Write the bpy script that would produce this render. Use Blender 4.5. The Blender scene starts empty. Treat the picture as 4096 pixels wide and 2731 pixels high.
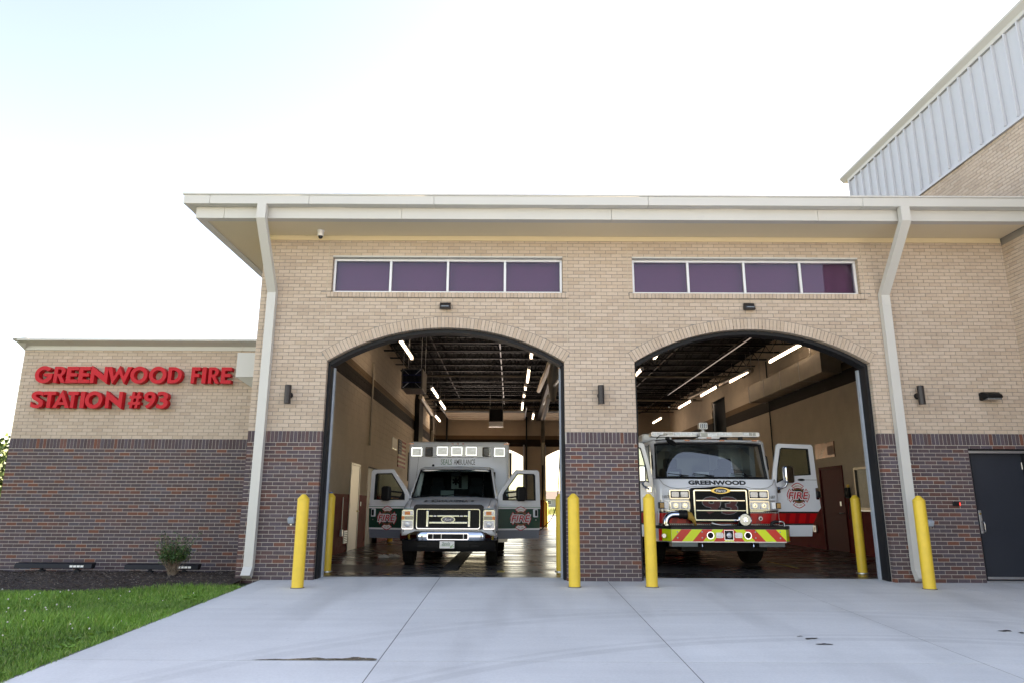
import bpy, bmesh, math, random
import numpy as np
from mathutils import Matrix, Vector
R = math.radians
rnd = random.Random(7)
scene = bpy.context.scene
col = scene.collection

# ------------------------------------------------------------------ camera
cd = bpy.data.cameras.new('camera')
cam = bpy.data.objects.new('camera', cd); col.objects.link(cam)
cd.sensor_width = 36; cd.lens = 24.337; cd.clip_start = 0.05; cd.clip_end = 3000
cam.matrix_world = Matrix.Translation((0, -12.26, 1.256)) @ Matrix.Rotation(R(103.2), 4, 'X') @ Matrix.Rotation(R(0.25), 4, 'Z')
scene.camera = cam
# ------------------------------------------------------------------ sky, sun, exposure
SUN_EL, SUN_AZ = 31.0, 58.0          # the sun stands behind the building, to the right (azimuth from +Y towards +X)
world = bpy.data.worlds.new('World'); scene.world = world; world.use_nodes = True
wn = world.node_tree.nodes; wl = world.node_tree.links; wn.clear()
sky = wn.new('ShaderNodeTexSky'); sky.sky_type = 'NISHITA'; sky.sun_disc = False
sky.sun_elevation = R(SUN_EL); sky.sun_rotation = R(SUN_AZ)
sky.air_density = 1.0; sky.dust_density = 0.8; sky.ozone_density = 1.0; sky.altitude = 200
bg = wn.new('ShaderNodeBackground'); bg.inputs['Strength'].default_value = 0.09
wo = wn.new('ShaderNodeOutputWorld'); wl.new(sky.outputs[0], bg.inputs[0]); wl.new(bg.outputs[0], wo.inputs[0])
sd = bpy.data.lights.new('sun', 'SUN'); sd.energy = 5.0; sd.angle = R(0.55); sd.color = (1, 0.975, 0.935)
sun = bpy.data.objects.new('sun', sd); col.objects.link(sun)
sdir = Vector((math.sin(R(SUN_AZ)) * math.cos(R(SUN_EL)), math.cos(R(SUN_AZ)) * math.cos(R(SUN_EL)), math.sin(R(SUN_EL))))
sun.rotation_euler = sdir.to_track_quat('Z', 'Y').to_euler(); sun.location = (20, 30, 30)
vs = scene.view_settings
vs.view_transform = 'Standard'; vs.look = 'None'; vs.gamma = 1; vs.use_curve_mapping = False; vs.exposure = 2.74
vs.use_white_balance = True; vs.white_balance_temperature = 9100; vs.white_balance_tint = 20
scene.render.engine = 'CYCLES'
scene.cycles.use_denoising = True; scene.cycles.denoiser = 'OPENIMAGEDENOISE'
scene.cycles.max_bounces = 10; scene.cycles.diffuse_bounces = 5; scene.cycles.transparent_max_bounces = 16
scene.cycles.sample_clamp_indirect = 6; scene.cycles.caustics_reflective = False; scene.cycles.caustics_refractive = False

# ------------------------------------------------------------------ materials
MATS = {}
def mat(name, color, rough=0.6, metal=0.0, var=0.0, vscale=4.0, bump=0.0, bscale=60.0, coat=0.0, emit=None, estr=0.0, spec=None, warm=None):
    """plain procedural material: base colour broken up by noise, optional fine bump"""
    if name in MATS: return MATS[name]
    m = bpy.data.materials.new(name); m.use_nodes = True
    nt = m.node_tree; n = nt.nodes; l = nt.links; b = n['Principled BSDF']
    b.inputs['Base Color'].default_value = (*color, 1); b.inputs['Roughness'].default_value = rough; b.inputs['Metallic'].default_value = metal
    if coat: b.inputs['Coat Weight'].default_value = coat; b.inputs['Coat Roughness'].default_value = 0.04
    if spec is not None: b.inputs['Specular IOR Level'].default_value = spec
    if emit: b.inputs['Emission Color'].default_value = (*emit, 1); b.inputs['Emission Strength'].default_value = estr
    if var or bump:
        tc = n.new('ShaderNodeTexCoord')
        if var:
            nz = n.new('ShaderNodeTexNoise'); nz.inputs['Scale'].default_value = vscale; nz.inputs['Detail'].default_value = 5; nz.inputs['Roughness'].default_value = 0.65
            l.new(tc.outputs['Object'], nz.inputs['Vector'])
            mr = n.new('ShaderNodeMapRange'); mr.inputs[1].default_value = 0.3; mr.inputs[2].default_value = 0.7
            mr.inputs[3].default_value = 1 - var; mr.inputs[4].default_value = 1 + var; l.new(nz.outputs[0], mr.inputs[0])
            mx = n.new('ShaderNodeVectorMath'); mx.operation = 'SCALE'; mx.inputs[0].default_value = color; l.new(mr.outputs[0], mx.inputs['Scale'])
            l.new(mx.outputs[0], b.inputs['Base Color'])
            mr2 = n.new('ShaderNodeMapRange'); mr2.inputs[3].default_value = max(rough - 0.08, 0.02); mr2.inputs[4].default_value = min(rough + 0.1, 1); l.new(nz.outputs[0], mr2.inputs[0]); l.new(mr2.outputs[0], b.inputs['Roughness'])
        if bump:
            nb = n.new('ShaderNodeTexNoise'); nb.inputs['Scale'].default_value = bscale; nb.inputs['Detail'].default_value = 4
            l.new(tc.outputs['Object'], nb.inputs['Vector'])
            bp = n.new('ShaderNodeBump'); bp.inputs['Strength'].default_value = bump; bp.inputs['Distance'].default_value = 0.01
            l.new(nb.outputs[0], bp.inputs['Height']); l.new(bp.outputs[0], b.inputs['Normal'])
    MATS[name] = m
    return m

def brick_mat(name, stops, rough=0.85, bump=0.5, grime=0.12, wide=(0.93, 1.06)):
    """a colour for each brick: random per mesh island plus random per object, through a ramp; mottling inside each"""
    m = bpy.data.materials.new(name); m.use_nodes = True
    nt = m.node_tree; n = nt.nodes; l = nt.links; b = n['Principled BSDF']
    g = n.new('ShaderNodeNewGeometry'); oi = n.new('ShaderNodeObjectInfo')
    ad = n.new('ShaderNodeMath'); ad.operation = 'ADD'; l.new(g.outputs['Random Per Island'], ad.inputs[0]); l.new(oi.outputs['Random'], ad.inputs[1])
    fr = n.new('ShaderNodeMath'); fr.operation = 'FRACT'; l.new(ad.outputs[0], fr.inputs[0])
    rp = n.new('ShaderNodeValToRGB'); rp.color_ramp.interpolation = 'LINEAR'
    el = rp.color_ramp.elements
    while len(el) < len(stops): el.new(0.5)
    for e, (p, c) in zip(el, stops): e.position = p; e.color = (*c, 1)
    l.new(fr.outputs[0], rp.inputs[0])
    tc = n.new('ShaderNodeNewGeometry')
    nz = n.new('ShaderNodeTexNoise'); nz.inputs['Scale'].default_value = 14; nz.inputs['Detail'].default_value = 6; nz.inputs['Roughness'].default_value = 0.7
    l.new(tc.outputs['Position'], nz.inputs['Vector'])
    nz2 = n.new('ShaderNodeTexNoise'); nz2.inputs['Scale'].default_value = 0.7; nz2.inputs['Detail'].default_value = 3
    l.new(tc.outputs['Position'], nz2.inputs['Vector'])
    m1 = n.new('ShaderNodeMapRange'); m1.inputs[1].default_value = 0.3; m1.inputs[2].default_value = 0.7; m1.inputs[3].default_value = 1 - grime; m1.inputs[4].default_value = 1 + grime; l.new(nz.outputs[0], m1.inputs[0])
    m2 = n.new('ShaderNodeMapRange'); m2.inputs[1].default_value = 0.3; m2.inputs[2].default_value = 0.7; m2.inputs[3].default_value = wide[0]; m2.inputs[4].default_value = wide[1]; l.new(nz2.outputs[0], m2.inputs[0])
    mm = n.new('ShaderNodeMath'); mm.operation = 'MULTIPLY'; l.new(m1.outputs[0], mm.inputs[0]); l.new(m2.outputs[0], mm.inputs[1])
    sc = n.new('ShaderNodeVectorMath'); sc.operation = 'SCALE'; l.new(rp.outputs[0], sc.inputs[0]); l.new(mm.outputs[0], sc.inputs['Scale'])
    l.new(sc.outputs[0], b.inputs['Base Color']); b.inputs['Roughness'].default_value = rough
    nb = n.new('ShaderNodeTexNoise'); nb.inputs['Scale'].default_value = 90; nb.inputs['Detail'].default_value = 3; l.new(tc.outputs['Position'], nb.inputs['Vector'])
    bp = n.new('ShaderNodeBump'); bp.inputs['Strength'].default_value = bump; bp.inputs['Distance'].default_value = 0.004
    l.new(nb.outputs[0], bp.inputs['Height']); l.new(bp.outputs[0], b.inputs['Normal'])
    MATS[name] = m
    return m

TAN = brick_mat('tan_brick', [(0, (0.47, 0.36, 0.28)), (0.3, (0.52, 0.41, 0.325)), (0.6, (0.55, 0.44, 0.355)), (1, (0.49, 0.378, 0.29))], grime=0.07)
DARK = brick_mat('dark_brick', [(0, (0.078, 0.050, 0.054)), (0.25, (0.095, 0.064, 0.070)), (0.5, (0.078, 0.057, 0.067)), (0.72, (0.100, 0.079, 0.096)), (0.84, (0.112, 0.054, 0.047)), (0.93, (0.185, 0.066, 0.042)), (1, (0.076, 0.074, 0.094))], grime=0.16)
mat('tan_mortar', (0.265, 0.245, 0.225), 0.95, var=0.06, vscale=6, bump=0.4)
mat('light_mortar', (0.50, 0.46, 0.42), 0.95, var=0.06, vscale=6, bump=0.4)
mat('white_trim', (0.55, 0.545, 0.52), 0.42, var=0.02, vscale=1.5)
mat('soffit_panel', (0.72, 0.62, 0.45), 0.7, var=0.02, vscale=1)
mat('window_frame', (0.72, 0.72, 0.74), 0.35, 0.3)
mat('seam_metal', (0.52, 0.54, 0.58), 0.4, var=0.02, vscale=1)
mat('dark_steel', (0.014, 0.015, 0.018), 0.5, var=0.1, vscale=3, spec=0.2)
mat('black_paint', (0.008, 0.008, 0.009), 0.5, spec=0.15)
mat('black_plastic', (0.009, 0.009, 0.010), 0.5, spec=0.25)
mat('bronze_paint', (0.030, 0.025, 0.026), 0.42, 0.3)
mat('rubber', (0.009, 0.009, 0.009), 0.9, bump=0.3, spec=0.12)
mat('track_grey', (0.35, 0.40, 0.46), 0.5, var=0.08)
mat('yellow_plastic', (0.80, 0.53, 0.055), 0.45, var=0.07, vscale=5, bump=0.1, bscale=20)
mat('sign_red', (0.56, 0.010, 0.020), 0.5, var=0.04, vscale=3, spec=0.25)
mat('chrome', (0.55, 0.60, 0.68), 0.06, 1.0)
mat('steel', (0.45, 0.45, 0.46), 0.3, 1.0)
mat('alu', (0.55, 0.56, 0.58), 0.38, 0.9, var=0.06)
mat('galvanised', (0.33, 0.29, 0.24), 0.42, 0.8, var=0.2, vscale=2)
mat('vehicle_white', (0.76, 0.79, 0.84), 0.22, var=0.02, vscale=1, coat=0.6)
mat('vehicle_grey', (0.16, 0.18, 0.22), 0.25, coat=0.6)
mat('vehicle_green', (0.006, 0.055, 0.035), 0.22, coat=0.6)
mat('vehicle_red', (0.50, 0.008, 0.010), 0.3, coat=0.15, spec=0.25)
mat('deep_red', (0.26, 0.006, 0.010), 0.3, coat=0.1, spec=0.25)
mat('chevron_red', (0.72, 0.018, 0.010), 0.35)
mat('chevron_yellow', (0.72, 0.86, 0.02), 0.35)
mat('decal_red', (0.50, 0.010, 0.016), 0.3)
mat('decal_white', (0.75, 0.75, 0.76), 0.3)
mat('decal_black', (0.012, 0.012, 0.014), 0.3)
mat('decal_gold', (0.30, 0.17, 0.045), 0.35)
mat('decal_green', (0.02, 0.16, 0.09), 0.3)
mat('blue_oval', (0.01, 0.025, 0.10), 0.15, coat=0.8)
mat('lens_clear', (0.44, 0.48, 0.56), 0.14, 0.2, var=0.28, vscale=22, coat=0.5)
mat('lens_dim', (0.16, 0.17, 0.18), 0.15, 0.3, var=0.3, vscale=30, coat=0.6)
mat('lens_amber', (0.62, 0.13, 0.015), 0.15, var=0.2, vscale=30, coat=0.6)
mat('lens_red', (0.35, 0.02, 0.01), 0.15, coat=0.6)
mat('seat_cloth', (0.035, 0.037, 0.04), 0.9)
mat('paper', (0.75, 0.75, 0.72), 0.8)
mat('brass', (0.50, 0.36, 0.12), 0.3, 0.9)
mat('tread_plate', (0.10, 0.12, 0.13), 0.35, 0.8, bump=0.9, bscale=45)
mat('wood_stain', (0.10, 0.035, 0.02), 0.6, var=0.2)

def glass_mat(name, tint, reflect_boost=0.04, rough=0.0):
    m = bpy.data.materials.new(name); m.use_nodes = True
    nt = m.node_tree; n = nt.nodes; l = nt.links; n.clear()
    o = n.new('ShaderNodeOutputMaterial'); gl = n.new('ShaderNodeBsdfGlossy'); gl.inputs['Roughness'].default_value = rough; gl.inputs['Color'].default_value = (1, 1, 1, 1)
    tr = n.new('ShaderNodeBsdfTransparent'); tr.inputs['Color'].default_value = (*tint, 1)
    fr = n.new('ShaderNodeFresnel'); fr.inputs['IOR'].default_value = 1.5
    ad = n.new('ShaderNodeMath'); ad.operation = 'ADD'; ad.use_clamp = True; ad.inputs[1].default_value = reflect_boost; l.new(fr.outputs[0], ad.inputs[0])
    mx = n.new('ShaderNodeMixShader'); l.new(ad.outputs[0], mx.inputs[0]); l.new(tr.outputs[0], mx.inputs[1]); l.new(gl.outputs[0], mx.inputs[2]); l.new(mx.outputs[0], o.inputs[0])
    MATS[name] = m
    return m
glass_mat('clear_glass', (0.72, 0.80, 0.76), 0.02)
glass_mat('dark_glass', (0.46, 0.55, 0.53), 0.04)
glass_mat('cab_glass', (0.42, 0.50, 0.52), 0.11)
glass_mat('clerestory_glass', (0.66, 0.60, 0.70), 0.0)
mat('tint_mauve', (0.62, 0.30, 0.44), 0.9)  # for the added panel that tints the clerestory glass

# ------------------------------------------------------------------ mesh builder
class MB:
    def __init__(s): s.v = []; s.f = []; s.m = []
    def add(s, vs, fs, mi=0):
        o = len(s.v); s.v.extend([tuple(p) for p in vs]); s.f.extend([tuple(i + o for i in f) for f in fs]); s.m.extend([mi] * len(fs)); return s
    def box(s, x0, x1, y0, y1, z0, z1, mi=0):
        return s.add([(x0,y0,z0),(x1,y0,z0),(x1,y1,z0),(x0,y1,z0),(x0,y0,z1),(x1,y0,z1),(x1,y1,z1),(x0,y1,z1)],
                     [(0,3,2,1),(4,5,6,7),(0,1,5,4),(1,2,6,5),(2,3,7,6),(3,0,4,7)], mi)
    def prism(s, pts, a, b, ax='y', mi=0):
        """2-D outline extruded along an axis: ax y -> (x,z), z -> (x,y), x -> (y,z)"""
        mk = {'y': lambda p, t: (p[0], t, p[1]), 'z': lambda p, t: (p[0], p[1], t), 'x': lambda p, t: (t, p[0], p[1])}[ax]
        n = len(pts); vs = [mk(p, a) for p in pts] + [mk(p, b) for p in pts]
        fs = [tuple(range(n)), tuple(range(2 * n - 1, n - 1, -1))] + [(i, (i + 1) % n, n + (i + 1) % n, n + i) for i in range(n)]
        return s.add(vs, fs, mi)
    def ring(s, outer, inner, a, b, ax='y', mi=0):
        """an outline with a hole (equal point counts), extruded"""
        mk = {'y': lambda p, t: (p[0], t, p[1]), 'z': lambda p, t: (p[0], p[1], t), 'x': lambda p, t: (t, p[0], p[1])}[ax]
        n = len(outer); vs = [mk(p, a) for p in outer] + [mk(p, a) for p in inner] + [mk(p, b) for p in outer] + [mk(p, b) for p in inner]
        fs = []
        for i in range(n):
            j = (i + 1) % n
            fs += [(i, j, n + j, n + i), (2*n + i, 3*n + i, 3*n + j, 2*n + j), (i, 2*n + i, 2*n + j, j), (n + i, n + j, 3*n + j, 3*n + i)]
        return s.add(vs, fs, mi)
    def loft(s, rings, cap=True, mi=0, closed=True):
        n = len(rings[0]); vs = [p for r in rings for p in r]; fs = []
        for k in range(len(rings) - 1):
            for i in range(n if closed else n - 1):
                j = (i + 1) % n; fs.append((k*n + i, k*n + j, (k+1)*n + j, (k+1)*n + i))
        if cap and closed: fs += [tuple(range(n - 1, -1, -1)), tuple(range((len(rings)-1)*n, len(rings)*n))]
        return s.add(vs, fs, mi)
    def tube(s, pts, r, n=8, mi=0, cap=True):
        rings = []; pts = [Vector(p) for p in pts]; up = None
        rs = r if isinstance(r, (list, tuple)) else [r] * len(pts)
        for i, p in enumerate(pts):
            d = (pts[min(i + 1, len(pts)-1)] - pts[max(i - 1, 0)]).normalized()
            if up is None: up = Vector((0, 0, 1)) if abs(d.z) < 0.9 else Vector((1, 0, 0))
            a = d.cross(up).normalized(); b2 = a.cross(d).normalized(); up = b2
            rings.append([tuple(p + (a * math.cos(2*math.pi*k/n) + b2 * math.sin(2*math.pi*k/n)) * rs[i]) for k in range(n)])
        return s.loft(rings, cap, mi)
    def cyl(s, c, r, h, ax='z', n=16, mi=0, r2=None):
        d = {'x': Vector((1,0,0)), 'y': Vector((0,1,0)), 'z': Vector((0,0,1))}[ax]
        return s.tube([Vector(c), Vector(c) + d * h], [r, r if r2 is None else r2], n, mi)
    def lathe(s, prof, c=(0,0,0), ax='z', n=20, mi=0):
        rings = []
        for r, t in prof:
            rg = []
            for k in range(n):
                a = 2*math.pi*k/n; x, y = r*math.cos(a), r*math.sin(a)
                rg.append({'z': (c[0]+x, c[1]+y, c[2]+t), 'y': (c[0]+x, c[1]+t, c[2]-y), 'x': (c[0]+t, c[1]+x, c[2]+y)}[ax])
            rings.append(rg)
        return s.loft(rings, True, mi)
    def xf(s, M, start=0):
        for i in range(start, len(s.v)): s.v[i] = tuple(M @ Vector(s.v[i]))
        return s
    def merge(s, other, M=None, mi=None):
        vs = other.v if M is None else [tuple(M @ Vector(p)) for p in other.v]
        o = len(s.v); s.v.extend(vs); s.f.extend([tuple(i + o for i in f) for f in other.f]); s.m.extend(other.m if mi is None else [mi]*len(other.f)); return s
    def build(s, name, mats, parent=None, loc=(0,0,0), rot=(0,0,0), smooth=None, bevel=0, seg=2, fix=True):
        me = bpy.data.meshes.new(name); me.from_pydata(s.v, [], s.f)
        if not isinstance(mats, (list, tuple)): mats = [mats]
        for mm in mats: me.materials.append(MATS[mm] if isinstance(mm, str) else mm)
        if len(mats) > 1: me.polygons.foreach_set('material_index', s.m)
        if fix:
            bm = bmesh.new(); bm.from_mesh(me); bmesh.ops.recalc_face_normals(bm, faces=bm.faces); bm.to_mesh(me); bm.free()
        if smooth is not None:
            me.polygons.foreach_set('use_smooth', [True] * len(me.polygons)); me.set_sharp_from_angle(angle=R(smooth))
        me.update()
        o = link(name, me, parent, loc, rot)
        if bevel:
            bv = o.modifiers.new('bevel', 'BEVEL'); bv.width = bevel; bv.segments = seg; bv.limit_method = 'ANGLE'; bv.angle_limit = R(35)
            bv.harden_normals = False
            if smooth is None:
                me.polygons.foreach_set('use_smooth', [True] * len(me.polygons)); me.set_sharp_from_angle(angle=R(50))
        return o
def link(name, me, parent=None, loc=(0,0,0), rot=(0,0,0)):
    o = bpy.data.objects.new(name, me); col.objects.link(o); o.parent = parent; o.location = loc; o.rotation_euler = rot
    return o
def tag(o, label=None, cat=None, group=None, kind=None):
    if label: o['label'] = label
    if cat: o['category'] = cat
    if group: o['group'] = group
    if kind: o['kind'] = kind
    return o
def thing(name, loc, label, cat, group=None, rot=(0,0,0)):
    return tag(link(name, None, None, loc, rot), label, cat, group)
def copy_tree(o, parent=None):
    c = o.copy(); col.objects.link(c); c.parent = parent
    for ch in o.children: copy_tree(ch, c)
    return c
def rrect(x0, x1, z0, z1, r, n=4):
    pts = []
    for cx, cz, a0 in ((x1-r, z1-r, 0), (x0+r, z1-r, 90), (x0+r, z0+r, 180), (x1-r, z0+r, 270)):
        for k in range(n + 1):
            a = R(a0 + 90*k/n); pts.append((cx + r*math.cos(a), cz + r*math.sin(a)))
    return pts
def circ(cx, cz, rx, rz=None, n=24):
    rz = rx if rz is None else rz
    return [(cx + rx*math.cos(2*math.pi*k/n), cz + rz*math.sin(2*math.pi*k/n)) for k in range(n)]
_txt = {}
def text_mb(s, w, h, depth=0.004, bold=0.0, shear=0.0, mirror=False, res=3):
    """lettering as a mesh lying in x (right), z (up), front at y=0, back at y=depth; fitted to a w x h box centred on the origin"""
    cu = bpy.data.curves.new('lettering', 'FONT'); cu.body = s; cu.size = 1; cu.extrude = 0.5; cu.offset = bold; cu.shear = shear; cu.resolution_u = res
    ob = bpy.data.objects.new('lettering', cu); col.objects.link(ob)
    bpy.context.view_layer.update()
    me = bpy.data.meshes.new_from_object(ob.evaluated_get(bpy.context.evaluated_depsgraph_get()))
    V = np.array([v.co[:] for v in me.vertices]); F = [tuple(p.vertices) for p in me.polygons]
    bpy.data.objects.remove(ob); bpy.data.curves.remove(cu); bpy.data.meshes.remove(me)
    lo = V.min(0); hi = V.max(0)
    X = (V[:,0] - (lo[0]+hi[0])/2) / (hi[0]-lo[0]) * w; Z = (V[:,1] - (lo[1]+hi[1])/2) / (hi[1]-lo[1]) * h
    Y = np.where(V[:,2] > 0, 0.0, depth)
    if mirror: X = -X
    mb = MB(); mb.add(list(zip(X.tolist(), Y.tolist(), Z.tolist())), F); return mb

# ------------------------------------------------------------------ brickwork
BX, BZ, JT = 0.2032, 0.0677, 0.0095
BD = 0.095
def clip_half(poly, nx, nz, c):
    out = []
    for i in range(len(poly)):
        p, q = poly[i], poly[(i+1) % len(poly)]
        dp = p[0]*nx + p[1]*nz - c; dq = q[0]*nx + q[1]*nz - c
        if dp >= 0: out.append(p)
        if (dp >= 0) != (dq >= 0):
            t = dp / (dp - dq); out.append((p[0] + (q[0]-p[0])*t, p[1] + (q[1]-p[1])*t))
    return out
def arch_geo(a):
    w = (a['u1'] - a['u0']) / 2; h = a['crown'] - a['spring']; Rr = (h*h + w*w) / (2*h)
    return (a['u0']+a['u1'])/2, a['crown'] - Rr, Rr, math.asin(w / Rr)
def cut_brick(u0, u1, z0, z1, holes):
    """brick rectangle minus the openings -> convex outline or None; and whether it is whole"""
    poly = None; whole = True
    for h in holes:
        if h['t'] == 'rect':
            if u1 <= h['u0'] or u0 >= h['u1'] or z1 <= h['z0'] or z0 >= h['z1']: continue
            zc = (z0 + z1) / 2
            whole = False
            if h['z0'] <= zc <= h['z1']:
                if u0 >= h['u0'] and u1 <= h['u1']: return None, False
                if u0 < h['u0'] and u1 > h['u1']: return None, False
                if u0 < h['u0']: u1 = h['u0']
                else: u0 = h['u1']
            else:
                if zc < h['z0']: z1 = min(z1, h['z0'])
                else: z0 = max(z0, h['z1'])
            if u1 - u0 < 0.018 or z1 - z0 < 0.012: return None, False
    poly = [(u0, z0), (u1, z0), (u1, z1), (u0, z1)]
    for h in holes:
        if h['t'] == 'arch':
            uc, zc, Rr, th = arch_geo(h); Ro = Rr + h['ring'] + JT
            mu, mz = (u0+u1)/2 - uc, (z0+z1)/2 - zc
            if min(abs(u0-uc), abs(u1-uc)) > (h['u1']-h['u0'])/2 + 0.35 or z1 < h['spring'] - 0.05 or z0 > h['crown'] + h['ring'] + 0.05: continue
            ang = math.atan2(mu, mz); s = 1 if mu >= 0 else -1
            if all(math.hypot(p[0]-uc, p[1]-zc) > Ro for p in poly): continue
            area = lambda pl: abs(sum(pl[i][0]*pl[(i+1)%len(pl)][1] - pl[(i+1)%len(pl)][0]*pl[i][1] for i in range(len(pl)))) / 2 if len(pl) > 2 else 0
            ta = max(-th, min(th, ang)); nx, nz = math.sin(ta), math.cos(ta)
            new = clip_half(poly, nx, nz, uc*nx + zc*nz + Ro)
            nx, nz = s*math.cos(th), -math.sin(th)     # outside the skewback line
            alt = clip_half(poly, nx, nz, uc*nx + zc*nz + JT*0.6)
            if area(alt) > area(new): new = alt
            if len(new) < 3: return None, False
            ar = abs(sum(new[i][0]*new[(i+1)%len(new)][1] - new[(i+1)%len(new)][0]*new[i][1] for i in range(len(new)))) / 2
            if ar < 0.0006: return None, False
            if abs(ar - (u1-u0)*(z1-z0)) > 1e-6: whole = False
            poly = new
    return poly, whole
def brick_wall(parent, to3d, rows, holes, extra, keep, near, rotz=0.0, face_n=(0,-1,0)):
    """rows: (kind 'run'/'soldier', z0, count, u0, u1, material index). to3d(u, d, z). Loose bricks for the `keep` nearest whole ones, the rest joined as stuff."""
    items = []
    for kind, z0, cnt, u0, u1, mi in rows:
        px, pz = (BX, BZ) if kind == 'run' else (BZ, BX)
        for i in range(cnt):
            z = z0 + i*pz; a = u0 - ((i % 2) * px / 2 if kind == 'run' else 0)
            while a < u1 - 0.02:
                b0, b1 = max(a, u0), min(a + px - JT, u1)
                if b1 - b0 > 0.03:
                    poly, whole = cut_brick(b0, b1, z, z + pz - JT, holes)
                    if poly:
                        if b1 - b0 < px - JT - 1e-4: whole = False
                        items.append((poly, whole, mi, kind))
                a += px
    for poly, mi in extra: items.append((poly, False, mi, 'cut'))
    def dist(it):
        p = it[0]; uc = sum(q[0] for q in p)/len(p); zc = sum(q[1] for q in p)/len(p); w = to3d(uc, 0, zc); return (Vector(w) - Vector(near)).length
    wholes = sorted([i for i, it in enumerate(items) if it[1]], key=lambda i: dist(items[i]))
    loose = set(wholes[:keep]); shared = {}
    mb = MB()
    for i, (poly, whole, mi, kind) in enumerate(items):
        dj = rnd.uniform(-0.0016, 0.0016)
        if i in loose:
            key = (kind, mi)
            w, h = poly[1][0]-poly[0][0], poly[2][1]-poly[1][1]
            if key not in shared:
                b = MB().box(-w/2, w/2, 0, BD, -h/2, h/2)
                o = b.build('brick', [TAN, DARK][mi], parent); shared[key] = o.data
            else: o = link('brick', shared[key], parent)
            o.location = to3d((poly[0][0]+poly[1][0])/2, dj, (poly[0][1]+poly[2][1])/2); o.rotation_euler = (0, 0, rotz)
        else:
            n = len(poly); vs = [to3d(p[0], dj, p[1]) for p in poly] + [to3d(p[0], BD, p[1]) for p in poly]
            mb.add(vs, [tuple(range(n))] + [((k+1) % n, k, n + k, n + (k+1) % n) for k in range(n)], mi)
    o = mb.build('brick_field', [TAN, DARK], parent, fix=False)
    tag(o, kind='stuff')
    return o
# ------------------------------------------------------------------ ground
def pos_nodes(m):
    nt = m.node_tree; n = nt.nodes; l = nt.links; return nt, n, l, n['Principled BSDF'], n.new('ShaderNodeNewGeometry')
def concrete_mat(name, base, arcs=True):
    m = bpy.data.materials.new(name); m.use_nodes = True
    nt, n, l, b, g = pos_nodes(m)
    def noise(scale, det=5, ro=0.6, vec=None):
        t = n.new('ShaderNodeTexNoise'); t.inputs['Scale'].default_value = scale; t.inputs['Detail'].default_value = det; t.inputs['Roughness'].default_value = ro
        l.new(vec or g.outputs['Position'], t.inputs['Vector']); return t.outputs[0]
    def rng(x, a, b2, c, d):
        r = n.new('ShaderNodeMapRange'); r.inputs[1].default_value = a; r.inputs[2].default_value = b2; r.inputs[3].default_value = c; r.inputs[4].default_value = d; l.new(x, r.inputs[0]); return r.outputs[0]
    def mul(x, y):
        r = n.new('ShaderNodeMath'); r.operation = 'MULTIPLY'; l.new(x, r.inputs[0]); l.new(y, r.inputs[1]); return r.outputs[0]
    mp = n.new('ShaderNodeMapping'); mp.inputs['Scale'].default_value = (0.25, 2.6, 1); l.new(g.outputs['Position'], mp.inputs['Vector'])   # broom finish, drawn out along X
    f = rng(noise(0.55, 4), 0.3, 0.7, 0.92, 1.06)
    f = mul(f, rng(noise(1.6, 5, 0.6, mp.outputs[0]), 0.3, 0.7, 0.95, 1.04))
    f = mul(f, rng(noise(38, 4), 0.3, 0.7, 0.95, 1.05))
    mp2 = n.new('ShaderNodeMapping'); mp2.inputs['Scale'].default_value = (1.0, 0.22, 1); mp2.inputs['Rotation'].default_value = (0, 0, R(-14)); l.new(g.outputs['Position'], mp2.inputs['Vector'])
    f = mul(f, rng(noise(0.9, 3, 0.5, mp2.outputs[0]), 0.52, 0.72, 1.0, 0.80))      # drip and run-off stains
    f = mul(f, rng(noise(7, 2), 0.70, 0.76, 1.0, 0.90))
    oi = n.new('ShaderNodeObjectInfo'); f = mul(f, rng(oi.outputs['Random'], 0, 1, 0.965, 1.02))
    if arcs:
        for cx, cy, rr, w, k in ((3.66, -10.88, 6.60, 0.09, 0.89), (3.66, -10.88, 6.80, 0.05, 0.92), (3.2, -10.6, 7.75, 0.11, 0.93), (3.2, -10.6, 8.0, 0.09, 0.94)):
            d = n.new('ShaderNodeVectorMath'); d.operation = 'DISTANCE'
            sx = n.new('ShaderNodeVectorMath'); sx.operation = 'MULTIPLY'; sx.inputs[1].default_value = (1, 1, 0); l.new(g.outputs['Position'], sx.inputs[0])
            l.new(sx.outputs[0], d.inputs[0]); d.inputs[1].default_value = (cx, cy, 0)
            s = n.new('ShaderNodeMath'); s.operation = 'SUBTRACT'; l.new(d.outputs['Value'], s.inputs[0]); s.inputs[1].default_value = rr
            a = n.new('ShaderNodeMath'); a.operation = 'ABSOLUTE'; l.new(s.outputs[0], a.inputs[0])
            f = mul(f, rng(a.outputs[0], w*0.6, w, k, 1.0))
    sc = n.new('ShaderNodeVectorMath'); sc.operation = 'SCALE'; sc.inputs[0].default_value = base; l.new(f, sc.inputs['Scale']); l.new(sc.outputs[0], b.inputs['Base Color'])
    b.inputs['Roughness'].default_value = 0.8
    nb = n.new('ShaderNodeTexNoise'); nb.inputs['Scale'].default_value = 70; l.new(g.outputs['Position'], nb.inputs['Vector'])
    bp = n.new('ShaderNodeBump'); bp.inputs['Strength'].default_value = 0.25; bp.inputs['Distance'].default_value = 0.005; l.new(nb.outputs[0], bp.inputs['Height']); l.new(bp.outputs[0], b.inputs['Normal'])
    MATS[name] = m
concrete_mat('concrete', (0.66, 0.665, 0.66))
mat('joint_filler', (0.16, 0.155, 0.15), 0.9, spec=0.1)
mat('field_grass', (0.085, 0.105, 0.045), 0.9, var=0.35, vscale=0.25)
mat('soil', (0.045, 0.06, 0.02), 0.95, var=0.3, vscale=6)
mat('asphalt', (0.07, 0.07, 0.075), 0.85, var=0.15, vscale=3)
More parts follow.
